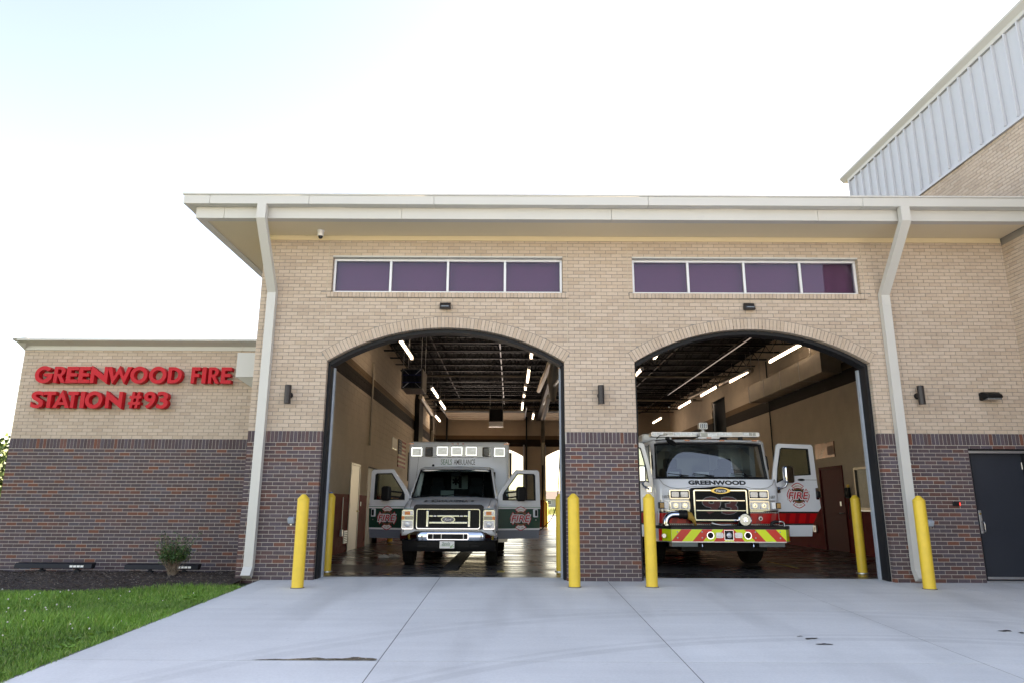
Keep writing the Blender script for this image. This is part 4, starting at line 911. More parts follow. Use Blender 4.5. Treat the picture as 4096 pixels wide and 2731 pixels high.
# tube lights
mat('lamp_tube', (.9, .9, .9), .4, emit=(1.0, .90, .76), estr=1.9)
def tube_light(x, y0, y1, z, label):
    L = y1-y0; t = thing('tube_light', (x, (y0+y1)/2, z), label, 'ceiling light', 'tube lights hanging under the joists')
    MB().lathe([(.01, -L/2+.06), (.029, -L/2+.08), (.029, L/2-.08), (.01, L/2-.06)], (0, 0, -.02), 'y', n=10).build('tube', 'lamp_tube', t, smooth=50)
    MB().box(-.05, .05, -L/2, L/2, .02, .06).build('housing', 'decal_white', t)
    q = MB(); q.box(-.045, .045, -L/2, -L/2+.055, -.06, .018); q.box(-.045, .045, L/2-.055, L/2, -.06, .018); q.build('end_cap', 'alu', t)
    for s in (-.35, .35): MB().tube([(0, L*s, .06), (0, L*s, 6.36-z)], .005, 4).build('hanger', 'steel', t)
rowsL = [(-3.15, 6.4, 9.1, 'tube light nearest the arch above the left wall of the ambulance bay'), (-3.17, 14.6, 17.2, 'second tube light from the arch above the left bay wall'), (-3.21, 18.2, 20.9, 'third tube light from the arch above the left bay wall'), (-3.97, 23.4, 26.0, 'farthest tube light above the left bay wall'),
 (.60, 6.3, 8.9, 'tube light nearest the arch on the right of the ambulance bay'), (.585, 10.6, 13.3, 'second tube light on the right of the ambulance bay'), (.54, 14.1, 15.0, 'short tube light third in the row right of the ambulance'), (.52, 16.05, 16.9, 'short tube light fourth in the row right of the ambulance'), (.50, 18.3, 20.95, 'fifth tube light in the row right of the ambulance'), (1.12, 22.3, 24.6, 'farthest tube light near the back pillar'),
 (8.23, 6.8, 9.4, 'tube light nearest the arch above the right wall of the engine bay'), (8.1, 10.9, 13.1, 'second tube light above the right wall of the engine bay'), (7.93, 14.1, 16.5, 'third tube light above the right wall of the engine bay'), (7.88, 17.85, 20.2, 'fourth tube light above the right wall of the engine bay'), (7.9, 24.0, 26.4, 'farthest tube light over the fire engine'),
 (4.44, 6.6, 8.9, 'tube light over the fire engine windscreen nearest the pillar'), (4.39, 10.7, 13.2, 'second tube light over the fire engine beside the pillar')]
for x, y0, y1, lb in rowsL: tube_light(x, y0, y1, 5.72, lb)
# unit heaters
def heater(x, y, z, w, d, h, label, louvre=True):
    t = thing('unit_heater', (x, y, z), label, 'heater', 'unit heaters hanging in the ambulance bay'); mat('heater_grey', (.11, .095, .08), .45, .4, var=.08)
    q = MB(); q.ring(rrect(-w/2, w/2, 0, h, .01, 1), rrect(-w/2+.03, w/2-.03, .03, h-.03, .008, 1), 0, d, 'y'); q.build('casing', 'heater_grey', t)
    MB().box(-w/2+.02, w/2-.02, .12, d-.05, .02, h-.02).build('core', 'black_paint', t)
    if louvre:
        for k in range(14): xx = -w/2+.05+k*(w-.1)/13; MB().box(xx-.004, xx+.004, .03, .11, .03, h-.03).build('fin', 'dark_steel', t)
        for a in (0, 1):
            for b_ in (0, 1):
                p0 = (-w/2+.03 if a == 0 else w/2-.03, .012, .02 if b_ == 0 else h-.02); p1 = (-w*.16 if a == 0 else w*.16, .012, h*.30 if b_ == 0 else h*.70); MB().tube([p0, p1], .009, 6).build('brace', 'alu', t)
        for f in (.32, .68): MB().box(-w/2+.03, w/2-.03, .006, .022, h*f-.008, h*f+.008).build('guard_bar', mat('guard_blue', (.02, .03, .12), .5), t)
    else:
        MB().box(-w/2+.13, w/2-.13, -.012, 0, h*.28, h*.78).build('grille', 'black_paint', t); MB().box(-w/2, w/2, -.06, d*.4, -.24, -.01).build('deflector', 'decal_white', t)
    for a in (-w/2+.04, w/2-.04):
        for yy in (.05, d-.05): MB().tube([(a, yy, h), (a, yy, 6.36-z)], .006, 5).build('hanger', 'alu', t)
heater(-2.675, 6.0, 4.24, .56, .95, .56, 'grey unit heater with cross braces hanging over the ambulance'); heater(-.73, 20.0, 5.0, .66, .6, .62, 'dark unit heater with white deflector near the back doors', False)
# exhaust hoses
def hose(pts, r, label, mt='galvanised'):
    P = []; pts = [Vector(p) for p in pts]
    for i in range(len(pts)-1):
        n = max(2, int((pts[i+1]-pts[i]).length/.045))
        for k in range(n): P.append(pts[i].lerp(pts[i+1], k/n))
    P.append(pts[-1]); rs = [r*(1 if k % 2 else .90) for k in range(len(P))]
    t = thing('exhaust_hose', tuple(pts[0]), label, 'hose', 'exhaust extraction hoses under the ceiling')
    MB().tube([p-pts[0] for p in P], rs, 12).build('hose', mt, t, smooth=70); MB().tube([(0, 0, 0), (0, 0, 6.36-pts[0].z)], .008, 5).build('hanger', 'steel', t)
hose([(1.1, 6.9, 5.17), (1.1, 15.8, 5.78)], .085, 'ribbed exhaust hose sloping beside the middle pillar')
hose([(1.1, 7.9, 4.35), (1.08, 11.5, 4.12), (1.1, 12.2, 3.4), (1.1, 12.3, 2.6)], .075, 'lower ribbed exhaust hose dropping beside the middle pillar')
hose([(-3.7, 15.6, 5.48), (-3.7, 19.7, 5.27), (-3.72, 20.1, 4.6), (-3.72, 20.1, 3.6)], .10, 'ribbed exhaust hose along the left bay wall')
hose([(8.15, 10.9, 5.74), (8.15, 19.2, 6.05)], .10, 'long ribbed exhaust hose along the right bay wall')
t = thing('exhaust_bag', (1.12, 5.2, 4.1), 'hanging clear plastic sleeve beside the middle pillar', 'hose sleeve')
MB().tube([(0, 0, 1.0), (-.02, .6, .4), (0, 1.2, -.1)], [.05, .16, .07], 10).build('sleeve', 'galvanised', t, smooth=60); MB().tube([(0, 0, 1.0), (0, 0, 2.26)], .008, 5).build('hanger', 'steel', t)
MB().tube([(.0, -2.5, -.07), (0, 1.1, .25), (0, 6.7, .58)], .035, 8).build('rail', 'alu', t)
# sheet metal duct
t = thing('air_duct', (8.75, 6.35, 4.81), 'long sheet metal duct along the right bay wall', 'duct')
for k in range(4):
    y0 = k*1.47; q = MB(); q.box(-.28, .28, y0+.004, y0+1.466, 0, .57); q.build('duct_section', 'galvanised', t, bevel=.006); MB().box(-.29, .29, y0+1.46, y0+1.475, -.008, .578).build('flange', 'alu', t)
for y in (.8, 4.9): MB().tube([(-.2, y, .57), (-.2, y, 1.55)], .008, 5).build('hanger', 'steel', t)
# left wall: door, flag, notice, vent, post; right wall: door, window, picture, phone
dl = link('interior_door', None, station)
mat('door_grey', (.50, .45, .39), .4)
q = MB(); q.box(LX-.05, LX+.025, 6.985, 7.04, 0, 2.355); q.box(LX-.05, LX+.025, 8.10, 8.155, 0, 2.355); q.box(LX-.05, LX+.025, 7.04, 8.10, 2.30, 2.355); q.build('frame', 'door_grey', dl)
MB().box(LX-.03, LX+.012, 7.045, 8.095, .02, 2.295).build('leaf', 'door_grey', dl)
q = MB(); q.tube([(LX+.012, 7.98, 1.05), (LX+.07, 7.98, 1.05), (LX+.07, 7.86, 1.05)], .011, 8); q.lathe([(.03, .012), (.03, .022), (.012, .03)], (LX, 7.98, 1.05), 'x', 12); q.build('handle', 'brass', dl, smooth=50)
for z in (.3, 1.2, 2.1): MB().cyl((LX+.02, 7.05, z-.06), .012, .12, 'z', 8).build('hinge', 'steel', dl)
op = link('doorway', None, station); MB().box(LX-.15, LX-.12, 9.2, 11.4, 0, 2.5).build('doorway_dark_sheet', 'black_paint', op)  # black sheet in place of the darkness past the doorway
t = thing('wall_flag', (LX, 15.7, 3.18), 'wooden stars and stripes flag on the left bay wall', 'flag')
mat('flag_red', (.22, .03, .03), .7, var=.15); mat('flag_cream', (.50, .42, .33), .7, var=.15); mat('flag_blue', (.025, .03, .06), .7, var=.15)
for k in range(13):
    z0 = .525 - (k+1)*1.05/13; y0 = .90 if True else 0; q = MB()
    if k < 7: q.box(.004, .03, -.12, .92, z0+.002, z0+1.05/13-.002)
    else: q.box(.004, .03, -.92, .92, z0+.002, z0+1.05/13-.002)
    q.build('stripe', 'flag_cream' if k % 2 else 'flag_red', t)
MB().box(.004, .032, -.92, -.124, .525-7*1.05/13+.002, .523).build('canton', 'flag_blue', t)
q = MB()
for i in range(6):
    for j in range(5): yy, zz = -.86+i*.133, .47-j*.105; q.prism([(yy+ (.03 if m_ % 2 == 0 else .012)*math.cos(R(90+36*m_)), zz+(.03 if m_ % 2 == 0 else .012)*math.sin(R(90+36*m_))) for m_ in range(10)], .033, .036, 'x')
q.build('star', 'flag_cream', t)
t = thing('framed_notice', (LX, 13.9, 3.45), 'framed paper notice left of the wooden flag', 'notice'); MB().box(.002, .02, -.52, .52, -.21, .21).build('frame', 'alu', t); MB().box(.02, .024, -.48, .48, -.18, .18).build('sheet', 'paper', t)
t = thing('wall_vent', (LX, 6.75, .40), 'small white vent grille low on the red wall', 'vent'); MB().box(.001, .02, -.2, .2, -.16, .16).build('frame', 'decal_white', t)
for k in range(6): MB().box(.02, .028, -.17, .17, -.13+k*.045, -.115+k*.045).build('slat', 'dark_steel', t)
t = thing('electrical_box', (LX, 6.2, .52), 'small metal box beside the vent grille', 'junction box'); MB().box(.001, .06, -.06, .06, -.08, .08).build('box', 'alu', t, bevel=.005); MB().tube([(.03, 0, .08), (.03, 0, .9)], .01, 6).build('conduit', 'alu', t)
t = thing('light_switch', (LX, 8.5, 1.25), 'white switch plate beside the grey door', 'switch'); MB().box(.001, .008, -.04, .04, -.06, .06).build('plate', 'decal_white', t); MB().box(.008, .014, -.012, .012, -.02, .02).build('rocker', 'decal_white', t)
MB().box(LX+.02, LX+.22, 19.0, 20.4, 0, 6.3).build('post', 'black_paint', station)
q = MB(); q.tube([(LX+.04, 9.2, 3.0), (LX+.04, 9.2, 5.6)], .03, 8); q.build('conduit', 'galvanised', station)
t = thing('drain_pipe', (-3.41, .62, 2.7), 'cream vertical pipe just inside the left bay jamb', 'pipe'); mat('pipe_cream', (.55, .48, .38), .5)
MB().tube([(0, 0, 0), (0, 0, 3.6)], .038, 10).build('pipe', 'pipe_cream', t, smooth=60); MB().tube([(0, 0, 0), (-.02, -.04, -.06), (-.12, -.10, -.10)], .036, 10).build('elbow', 'pipe_cream', t, smooth=60); MB().cyl((0, 0, -.01), .05, .05, 'z', 12).build('collar', 'pipe_cream', t)
dq = link('interior_door', None, station); mat('door_red', (.10, .010, .010), .6, spec=.1)
q = MB(); q.box(RX-.03, RX+.05, 7.245, 7.31, 0, 2.355); q.box(RX-.03, RX+.05, 8.655, 8.715, 0, 2.355); q.box(RX-.03, RX+.05, 7.31, 8.655, 2.29, 2.355); q.build('frame', 'door_red', dq)
MB().box(RX-.005, RX+.04, 7.315, 8.65, .02, 2.285).build('leaf', 'door_red', dq); MB().tube([(RX-.005, 7.42, 1.05), (RX-.06, 7.42, 1.05), (RX-.06, 7.55, 1.05)], .011, 8).build('handle', 'steel', dq)
MB().box(RX-.012, RX-.004, 7.50, 7.58, 1.25, 1.37).build('push_plate', 'alu', dq)
wq = link('window', None, station); q = MB(); q.box(RX-.02, RX+.05, 5.41, 5.47, 1.15, 2.25); q.box(RX-.02, RX+.05, 6.55, 6.61, 1.15, 2.25); q.box(RX-.02, RX+.05, 5.47, 6.55, 2.19, 2.25); q.box(RX-.02, RX+.05, 5.47, 6.55, 1.15, 1.21); q.box(RX-.02, RX+.05, 5.85, 5.88, 1.21, 2.19); q.build('frame', 'galvanised', wq)
MB().box(RX+.015, RX+.025, 5.47, 6.55, 1.21, 2.19).build('pane', mat('office_pane', (0.010, 0.012, 0.014), 0.25, spec=0.15), wq); MB().box(RX-.06, RX+.05, 5.38, 6.64, 1.115, 1.148).build('window_sill', 'alu', wq)
t = thing('wall_picture', (RX, 8.2, 2.83), 'shiny brown metal picture above the red interior door', 'picture'); mat('copper_print', (.20, .10, .075), .28, .6, var=.5, vscale=3)
MB().box(-.03, -.002, -.62, .62, -.22, .22).build('panel', 'copper_print', t); MB().box(-.034, -.030, -.60, -.2, -.15, .1).build('print', 'wood_stain', t)
t = thing('wall_phone', (RX, 7.0, 1.6), 'black wall telephone beside the red interior door', 'telephone'); MB().box(-.07, -.001, -.10, .10, -.14, .14).build('body', 'black_plastic', t, bevel=.012)
MB().tube([(-.09, .03, -.11), (-.10, .03, 0), (-.09, .03, .12)], [.03, .018, .03], 8).build('handset', 'black_plastic', t, smooth=60); MB().tube([(-.06, .03, -.13), (-.08, .06, -.5), (-.06, .0, -.7), (-.05, -.05, -.4), (-.04, -.05, -.14)], .007, 6).build('cord', 'black_plastic', t); MB().box(-.05, -.002, -.04, .02, .142, .22).build('tag', 'yellow_plastic', t)
t = thing('wall_outlet_box', (RX, 9.3, .58), 'small metal outlet box low on the right bay wall', 'outlet'); MB().box(-.06, -.001, -.10, .10, -.10, .10).build('box', 'alu', t, bevel=.006); MB().box(-.066, -.06, -.03, .03, -.05, .05).build('socket', 'decal_white', t)
q = MB(); q.tube([(RX-.04, 12.2, 2.4), (RX-.04, 12.2, 6.3)], .022, 6); q.build('conduit', 'black_paint', station)
# trench drain, floor paint
t = thing('trench_drain', (-1.2, 1.9, 0.012), 'black trench drain grate running under the ambulance', 'drain')
MB().box(-.17, .17, 0, 24, -.1, .003).build('channel', 'black_paint', t); q = MB(); y = .03
while y < 23.9: q.box(-.14, .14, y, y+.025, .004, .010); y += .06
tag(q.build('grate', 'dark_steel', t), kind='stuff')
q = MB(); q.box(-.26, -.12, 1.42, 1.68, .013, .016); tag(q.build('floor_mark', mat('floor_yellow', (.45, .33, .06), .5, var=.5, vscale=12)), 'worn yellow paint mark on the bay floor by the ambulance', 'paint mark', 'worn yellow paint marks on the bay floors')
q = MB(); q.add([(5.80, 2.5, .016), (5.88, 2.5, .016), (5.88, 4.3, .016), (5.80, 4.3, .016)], [(0,1,2,3)]); tag(q.build('floor_mark', 'floor_yellow'), 'worn yellow floor line right of the fire engine bumper', 'paint mark', 'worn yellow paint marks on the bay floors')
# clogs
def clog(x, y, rz, label):
    t = thing('clog', (x, y, .012), label, 'shoe', 'white clogs on the bay floor', (0, 0, rz)); mat('clog_white', (.72, .72, .70), .6)
    q = MB(); rings = []
    for yy, w, z0, z1 in ((-.14, .022, .012, .03), (-.12, .043, .004, .065), (-.06, .052, 0, .085), (0, .050, 0, .095), (.03, .042, 0, .06), (.08, .038, 0, .045), (.125, .036, .004, .05), (.14, .022, .012, .045)):
        rings.append([(w*math.cos(a), yy, (z0+z1)/2 + (z1-z0)/2*math.sin(a)) for a in [2*math.pi*k/12 for k in range(12)]])
    q.loft(rings); q.build('shoe', 'clog_white', t, smooth=60)
    q = MB()
    for i in range(3):
        for j in range(2): q.cyl((-.022+i*.022, -.10+j*.035, .072 + j*.012), .006, .012, 'z', 6)
    q.build('vent_hole', 'black_paint', t)
    MB().tube([(-.046, .01, .05), (-.045, .10, .075), (0, .15, .08), (.045, .10, .075), (.046, .01, .05)], .008, 6).build('heel_strap', 'clog_white', t, smooth=60)
clog(-2.99, 4.70, R(70), 'white clog lying nearer the grey door'); clog(-2.76, 4.88, R(75), 'white clog lying nearer the ambulance tyre')
# power cord
def cat_pts(P, n=8):
    P = [Vector(p) for p in P]; out = []
    for i in range(len(P)-1):
        p0, p1, p2, p3 = P[max(i-1, 0)], P[i], P[i+1], P[min(i+2, len(P)-1)]
        for k in range(n):
            t_ = k/n; out.append(.5*((2*p1)+(p2-p0)*t_+(2*p0-5*p1+4*p2-p3)*t_**2+(3*p1-p0-3*p2+p3)*t_**3))
    return out + [P[-1]]
tag(MB().tube(cat_pts([(.10, 5.4, .62), (.35, 5.2, .50), (.75, 4.9, .70), (1.05, 4.7, 1.15), (1.15, 4.6, 2.2), (1.2, 4.5, 4.0), (1.2, 4.4, 6.36)]), .012, 6).build('power_cord', 'black_plastic'), 'black power cord sagging from the ceiling to the ambulance', 'cord')
# ------------------------------------------------------------------ behind the station
tag(MB().box(-25, 60, BY+.3, 68, -.5, 0.0).build('rear_pavement', 'rear_concrete'), 'sunlit concrete yard behind the station', 'pavement', kind='structure')
tag(MB().box(-25, 60, 68, 68.6, -.5, .12).build('kerb', 'rear_concrete'), 'low kerb at the far edge of the yard', 'kerb', kind='structure')
q = MB(); g = random.Random(8); nx, ny = 20, 14
for i in range(nx+1):
    for j in range(ny+1): q.v.append((-180+400*i/nx, 68.6+330*j/ny, -.05 + .5*min(1, j/3) + g.uniform(-.1, .12)))
for i in range(nx):
    for j in range(ny): a = i*(ny+1)+j; q.f.append((a, a+ny+1, a+ny+2, a+1)); q.m.append(0)
mat('meadow', (.16, .19, .05), .9, var=.4, vscale=.6, bump=1.0, bscale=4)
tag(q.build('meadow', 'meadow', smooth=80), 'rough green meadow beyond the yard', 'meadow', kind='structure')
g = np.random.default_rng(77); n = 9000; x = g.uniform(-12, 24, n); y = g.uniform(69, 110, n); h = g.uniform(.25, .9, n); a = g.uniform(0, 6.28, n); w = .03
Pm = np.stack([np.stack([x-np.cos(a)*w, y-np.sin(a)*w, np.full(n, .0)], 1), np.stack([x+np.cos(a)*w, y+np.sin(a)*w, np.full(n, .0)], 1), np.stack([x+g.uniform(-.2, .2, n), y, h+.1], 1)], 1).reshape(-1, 3)
tag(tri_mesh('tall_grass', Pm, np.arange(n*3).reshape(-1, 3), brick_mat('tall_grass', [(0, (.10, .14, .03)), (.6, (.19, .22, .06)), (1, (.30, .28, .10))], bump=0)), 'tall meadow grass beyond the yard kerb', 'grass', kind='stuff')
mat('siding_grey', (.28, .28, .28), .8, var=.06); mat('shingle', (.16, .135, .12), .9, var=.15)
def house(x0, x1, y, label, ridge=5.0):
    t = thing('house', ((x0+x1)/2, y, .3), label, 'house', 'houses beyond the meadow'); w = (x1-x0)/2
    MB().box(-w, w, 0, 9, 0, 2.6).build('wall', 'siding_grey', t); rf = MB().prism([(-.5, 2.5), (9.5, 2.5), (4.5, ridge)], -w-.5, w+.5, 'x').build('roof', 'shingle', t)
    for k in range(max(2, int(w/1.6))):
        xx = -w+1.4+k*3.1
        if xx > w-1: break
        wd = link('window', None, t); MB().box(xx-.5, xx+.5, -.06, -.01, .9, 2.2).build('frame', 'decal_white', wd); MB().box(xx-.4, xx-.03, -.08, -.061, 1.0, 2.1).build('pane', 'dark_steel', wd); MB().box(xx+.03, xx+.4, -.08, -.061, 1.0, 2.1).build('pane', 'dark_steel', wd)
    MB().box(w*.3-.3, w*.3+.3, 5, 5.6, ridge-1.2, ridge+.5).build('chimney', 'shingle', t)
house(10, 34, 200, 'grey single storey house seen past the back pillar'); house(-18, 2, 205, 'grey house seen behind the ambulance door window', 5.3); house(48, 70, 215, 'grey house farthest right beyond the meadow', 5.5)
bollard(1.93, 27.2, .012, 1.43, .1, 'far yellow bollard at the back door pillar', IB); bollard(-4.05, 11.75, .012, 1.43, .087, 'indoor yellow bollard beside the dark doorway of the left wall', IB)
# ------------------------------------------------------------------ shared vehicle pieces
def frame_matrix(o, ex, ey):
    ex = Vector(ex).normalized(); ey = Vector(ey).normalized(); ez = ex.cross(ey)
    M = Matrix.Identity(4)
    for i, c in enumerate((ex, ey, ez)): M[0][i], M[1][i], M[2][i] = c
    M[0][3], M[1][3], M[2][3] = o
    return M
def emblem(s=1.0):
    """fire service cross with the word FIRE; lies in x, z; outward is -y. materials: red, white, black, gold, brown"""
    q = MB(); a = 0.245*s
    def lobe(r0, r1, half, c, tip, y0, y1, mi, inset=0):
        n = 10; pts = []
        for k in range(n+1):
            t = -1 + 2*k/n; an = R(c) + R(half)*t; r = r1*(1 - 0.04*abs(t)) + tip*(1-abs(t)) if abs(t) < 0.999 else r1*0.99
            pts.append(((r-inset)*math.cos(an)*(1 - (0.0)), (r-inset)*math.sin(an)))
        hi = half*0.72
        for k in range(n+1):
            t = 1 - 2*k/n; an = R(c) + R(hi)*t; pts.append((r0*math.cos(an), r0*math.sin(an)))
        q.prism(pts, y0, y1, 'y', mi)
    for c in (90, 270, 0, 180):
        lobe(a*.55, a*1.0, 37, c, a*.08, -.0012, 0, 0); lobe(a*.65, a*.94, 33, c, a*.07, -.0024, -.0013, 1)
    for c in (45, 135, 225, 315):
        dx, dz = math.cos(R(c)), math.sin(R(c)); w = a*.07
        q.prism([(dx*a*.45-dz*w, dz*a*.45+dx*w), (dx*a*.45+dz*w, dz*a*.45-dx*w), (dx*a*.78+dz*w, dz*a*.78-dx*w), (dx*a*.78-dz*w, dz*a*.78+dx*w)], -.0016, 0, 'y', 4)
    q.prism(circ(0, 0, a*.645, n=32), -.0030, 0, 'y', 0); q.prism(circ(0, 0, a*.62, n=32), -.0038, -.0031, 'y', 2); q.ring(circ(0, 0, a*.58, n=32), circ(0, 0, a*.53, n=32), -.0046, -.0039, 'y', 3)
    for st, zz, w, h in (('GREENWOOD', .80, .72, .14), ('EST. 1886', -.81, .55, .11)):
        t = text_mb(st, a*w, a*h, .0008, .01); 
        for i, (x, y, z) in enumerate(t.v): t.v[i] = (x, y, z - (1 if zz > 0 else -1)*(x*x)/(a*1.5))
        q.merge(t, Matrix.Translation((0, -.0033, a*zz)), 3 if s < 2 else 2)
    w, h = .475*s, .145*s
    for bold, yy, mi, gx in ((.085, -.0056, 2, 1.11), (.068, -.0068, 1, 1.085), (.015, -.0080, 0, 1.0)):
        t = text_mb('FIRE', w*gx, h*(1+(gx-1)*2.6), .0011, bold, .22); q.merge(t, Matrix.Translation((0, yy, 0)), mi)
    return q
EMB = ['decal_red', 'decal_white', 'decal_black', 'decal_gold', 'wood_stain']
def wheel(x, y, r, w, parent, side, dual=False):
    wh = link('wheel', None, parent, (x, y, r))
    prof = [(r*.60, -w*.44), (r*.80, -w*.50), (r*.95, -w*.47), (r, -w*.36), (r, w*.36), (r*.95, w*.47), (r*.80, w*.50), (r*.60, w*.44)]
    q = MB(); q.lathe(prof, (0, 0, 0), 'x', 36)
    for k in range(40):
        a = 2*math.pi*k/40
        for s in (-1, 1): st = len(q.v); q.box(-w*.16+s*w*.2, w*.16+s*w*.2, -.012, .012, r-.004, r+.006); q.xf(Matrix.Rotation(a + (.08 if s > 0 else 0), 4, 'X'), st)
    q.build('tyre', 'rubber', wh, smooth=35)
    q = MB(); q.lathe([(r*.60, side*w*.42), (r*.54, side*w*.30), (r*.30, side*w*.22), (r*.22, side*w*.42), (r*.001, side*w*.44)], (0, 0, 0), 'x', 24)
    for k in range(8): a = 2*math.pi*k/8; q.cyl((min(side*w*.28, side*w*.42), r*.38*math.cos(a), r*.38*math.sin(a)), .014, w*.14, 'x', 6)
    q.build('rim', 'chrome', wh, smooth=35)
# ------------------------------------------------------------------ ambulance
amb = thing('ambulance', (-1.29, 2.35, .012), 'white ambulance with green door bands and both front doors open', 'ambulance')
def sec(y, w, zb, zt, cr=.02, r=.12):
    half = [(w, zb), (w+.004, zb+(zt-zb)*.5), (w, zt-r*1.5), (w-r*.25, zt-r*.55), (w-r, zt-r*.12), (w*.5, zt+cr*.7), (0, zt+cr)]
    return [(x, y, z) for x, z in half] + [(-x, y, z) for x, z in half[-2::-1]]
MB().loft([sec(.09, .90, .68, 1.12), sec(.13, .955, .62, 1.165), sec(.30, 1.0, .58, 1.21), sec(.65, 1.01, .58, 1.295), sec(1.02, 1.01, .58, 1.375), sec(1.18, 1.0, .58, 1.40)]).build('front_body', 'vehicle_white', amb, smooth=50)
for s in (-1, 1):   # hood shut lines
    MB().tube([(s*.80, .13, 1.168), (s*.835, .5, 1.262), (s*.85, .9, 1.348)], .004, 4).build('hood_seam', 'black_paint', amb)
    MB().tube([(s*.70, .085, 1.145), (s*.93, .10, 1.145)], .006, 4).build('pinstripe', 'decal_green', amb)
# bumper
def bumper_sec(x, dz0=.50, dz1=.70):
    yo = .20*abs(x)**3.2; return [(x, yo+.05, dz0), (x, yo+.012, dz0+.02), (x, yo, dz0+.08), (x, yo+.006, dz1-.03), (x, yo+.03, dz1), (x, yo+.16, dz1), (x, yo+.16, dz0)]
bp = MB(); xs = [-1.0+.05*k for k in range(41)]
bp.loft([bumper_sec(x) for x in xs]); bump = bp.build('bumper', 'chrome', amb, smooth=40)
MB().prism(rrect(-.41, .41, .545, .655, .02), -.008, .02, 'y').build('bumper_slot', 'black_paint', bump); MB().ring(rrect(-.425, .425, .535, .665, .025), rrect(-.405, .405, .55, .65, .018), -.014, .0, 'y').build('slot_trim', 'chrome', bump)
for x in (-.30, -.13, .32): MB().box(x-.006, x+.006, -.012, -.009, .55, .65).build('bracket', 'alu', bump)
MB().prism(circ(0, .60, .09, .035, 20), -.0115, -.009, 'y').build('fog_sensor', 'dark_steel', bump)
q = MB(); q.loft([[(x, .10+.18*abs(x)**3, .30), (x, .06+.2*abs(x)**3, .36), (x, .05+.2*abs(x)**3, .498), (x, .22+.2*abs(x)**3, .498), (x, .22+.2*abs(x)**3, .30)] for x in [-.96+.096*k for k in range(21)]]); q.build('valance', 'black_plastic', amb, smooth=40)
for x0, x1 in ((-.62, -.42), (-.38, -.20), (.22, .42), (.46, .64)): MB().box(x0, x1, .052, .07, .39, .44).build('valance_slot', 'black_paint', amb)
q = MB(); q.box(-.93, .93, .10, .25, .69, .735); q.build('gap_filler', 'black_paint', amb)
# plate
pl = link('licence_plate', None, amb, (-.01, -.012, .44)); MB().prism(rrect(-.165, .165, -.082, .082, .015), 0, .008, 'y').build('frame', 'black_plastic', pl); MB().prism(rrect(-.15, .15, -.07, .07, .012), -.003, -.0005, 'y').build('plate', 'decal_white', pl)
q = text_mb('Seals', .17, .055, .001, .0, .35); q.xf(Matrix.Translation((-.02, -.0045, .03))); q.build('lettering', 'decal_green', pl); q = text_mb('AMBULANCE', .17, .018, .001, .02); q.xf(Matrix.Translation((-.02, -.0045, -.006))); q.build('lettering', 'decal_green', pl)
q = MB(); q.box(-.14, .14, -.0044, -.0034, -.025, -.020); q.prism([(.06, -.045), (.135, .02), (.14, .015), (.085, -.04)], -.0060, -.0046, 'y'); q.prism([(.06, -.05), (.14, -.03), (.14, -.038), (.07, -.06)], -.0060, -.0046, 'y'); q.build('stripe', mat('plate_green', (.10, .35, .06), .5), pl)
# grille
gr_ = link('grille', None, amb)
MB().prism(rrect(-.72, .72, .735, 1.235, .07), .06, .14, 'y').build('surround', 'black_plastic', gr_, smooth=40); MB().box(-.62, .62, .050, .058, .76, 1.13).build('mesh', 'black_paint', gr_)
MB().ring(rrect(-.66, .66, .735, 1.155, .05), rrect(-.63, .63, .772, 1.125, .025), -.0, .056, 'y').build('frame', 'chrome', gr_, smooth=30, bevel=.008)
for z0, z1 in ((.985, 1.025), (.85, .895)): MB().box(-.395, .395, .006, .046, z0, z1).build('bar', 'chrome', gr_, bevel=.008)
for s in (-1, 1):
    MB().box(min(s*.40, s*.455), max(s*.40, s*.455), .004, .05, .786, 1.114).build('upright', 'chrome', gr_, bevel=.008); MB().box(s*.27-.045, s*.27+.045, -.012, .005, .985, 1.025).build('warning_light', 'black_plastic', gr_); MB().box(s*.27-.032, s*.27+.032, -.018, -.0125, .993, 1.017).build('warning_lens', 'lens_clear', gr_)
for k in range(30): x = -.6+k*.0414; MB().box(x-.002, x+.002, .044, .049, .77, 1.12).build('mesh_bar', 'black_paint', gr_)
ov = link('badge', None, amb, (.0, -.012, .935)); MB().prism(circ(0, 0, .145, .068, 32), 0, .02, 'y').build('rim', 'chrome', ov, smooth=40); MB().prism(circ(0, 0, .125, .053, 32), -.004, -.0005, 'y').build('oval', 'blue_oval', ov)
q = text_mb('Ford', .135, .055, .001, .0, .3); q.xf(Matrix.Translation((0, -.0055, 0))); q.build('lettering', 'decal_white', ov)
# headlights
for s in (-1, 1):
    hl = link('headlight', None, amb)
    x0, x1 = sorted((s*.715, s*.955)); MB().prism(rrect(x0, x1, .735, 1.125, .035), .055, .12, 'y').build('housing', 'chrome', hl, smooth=40)
    MB().prism(rrect(x0+.012, x1-.012, 1.015, 1.105, .015), .040, .054, 'y').build('reflector', 'lens_clear', hl); MB().box(s*.835-.06, s*.835+.05, .034, .0395, 1.025, 1.095).build('turn_lens', 'lens_amber', hl)
    xa, xb = sorted((s*.90, s*.955)); MB().box(xa, xb, .036, .054, .93, 1.0).build('side_marker', 'lens_amber', hl); MB().box(min(s*.725, s*.895), max(s*.725, s*.895), .042, .054, .93, 1.0).build('upper_lens', 'lens_dim', hl)
    MB().prism(rrect(x0+.012, x1-.012, .76, .915, .02), .036, .054, 'y').build('main_lens', 'lens_clear', hl); MB().lathe([(.06, 0), (.05, -.012), (.012, -.016)], (s*.835, .034, .838), 'y', 16).build('bulb', 'lens_clear', hl, smooth=40)
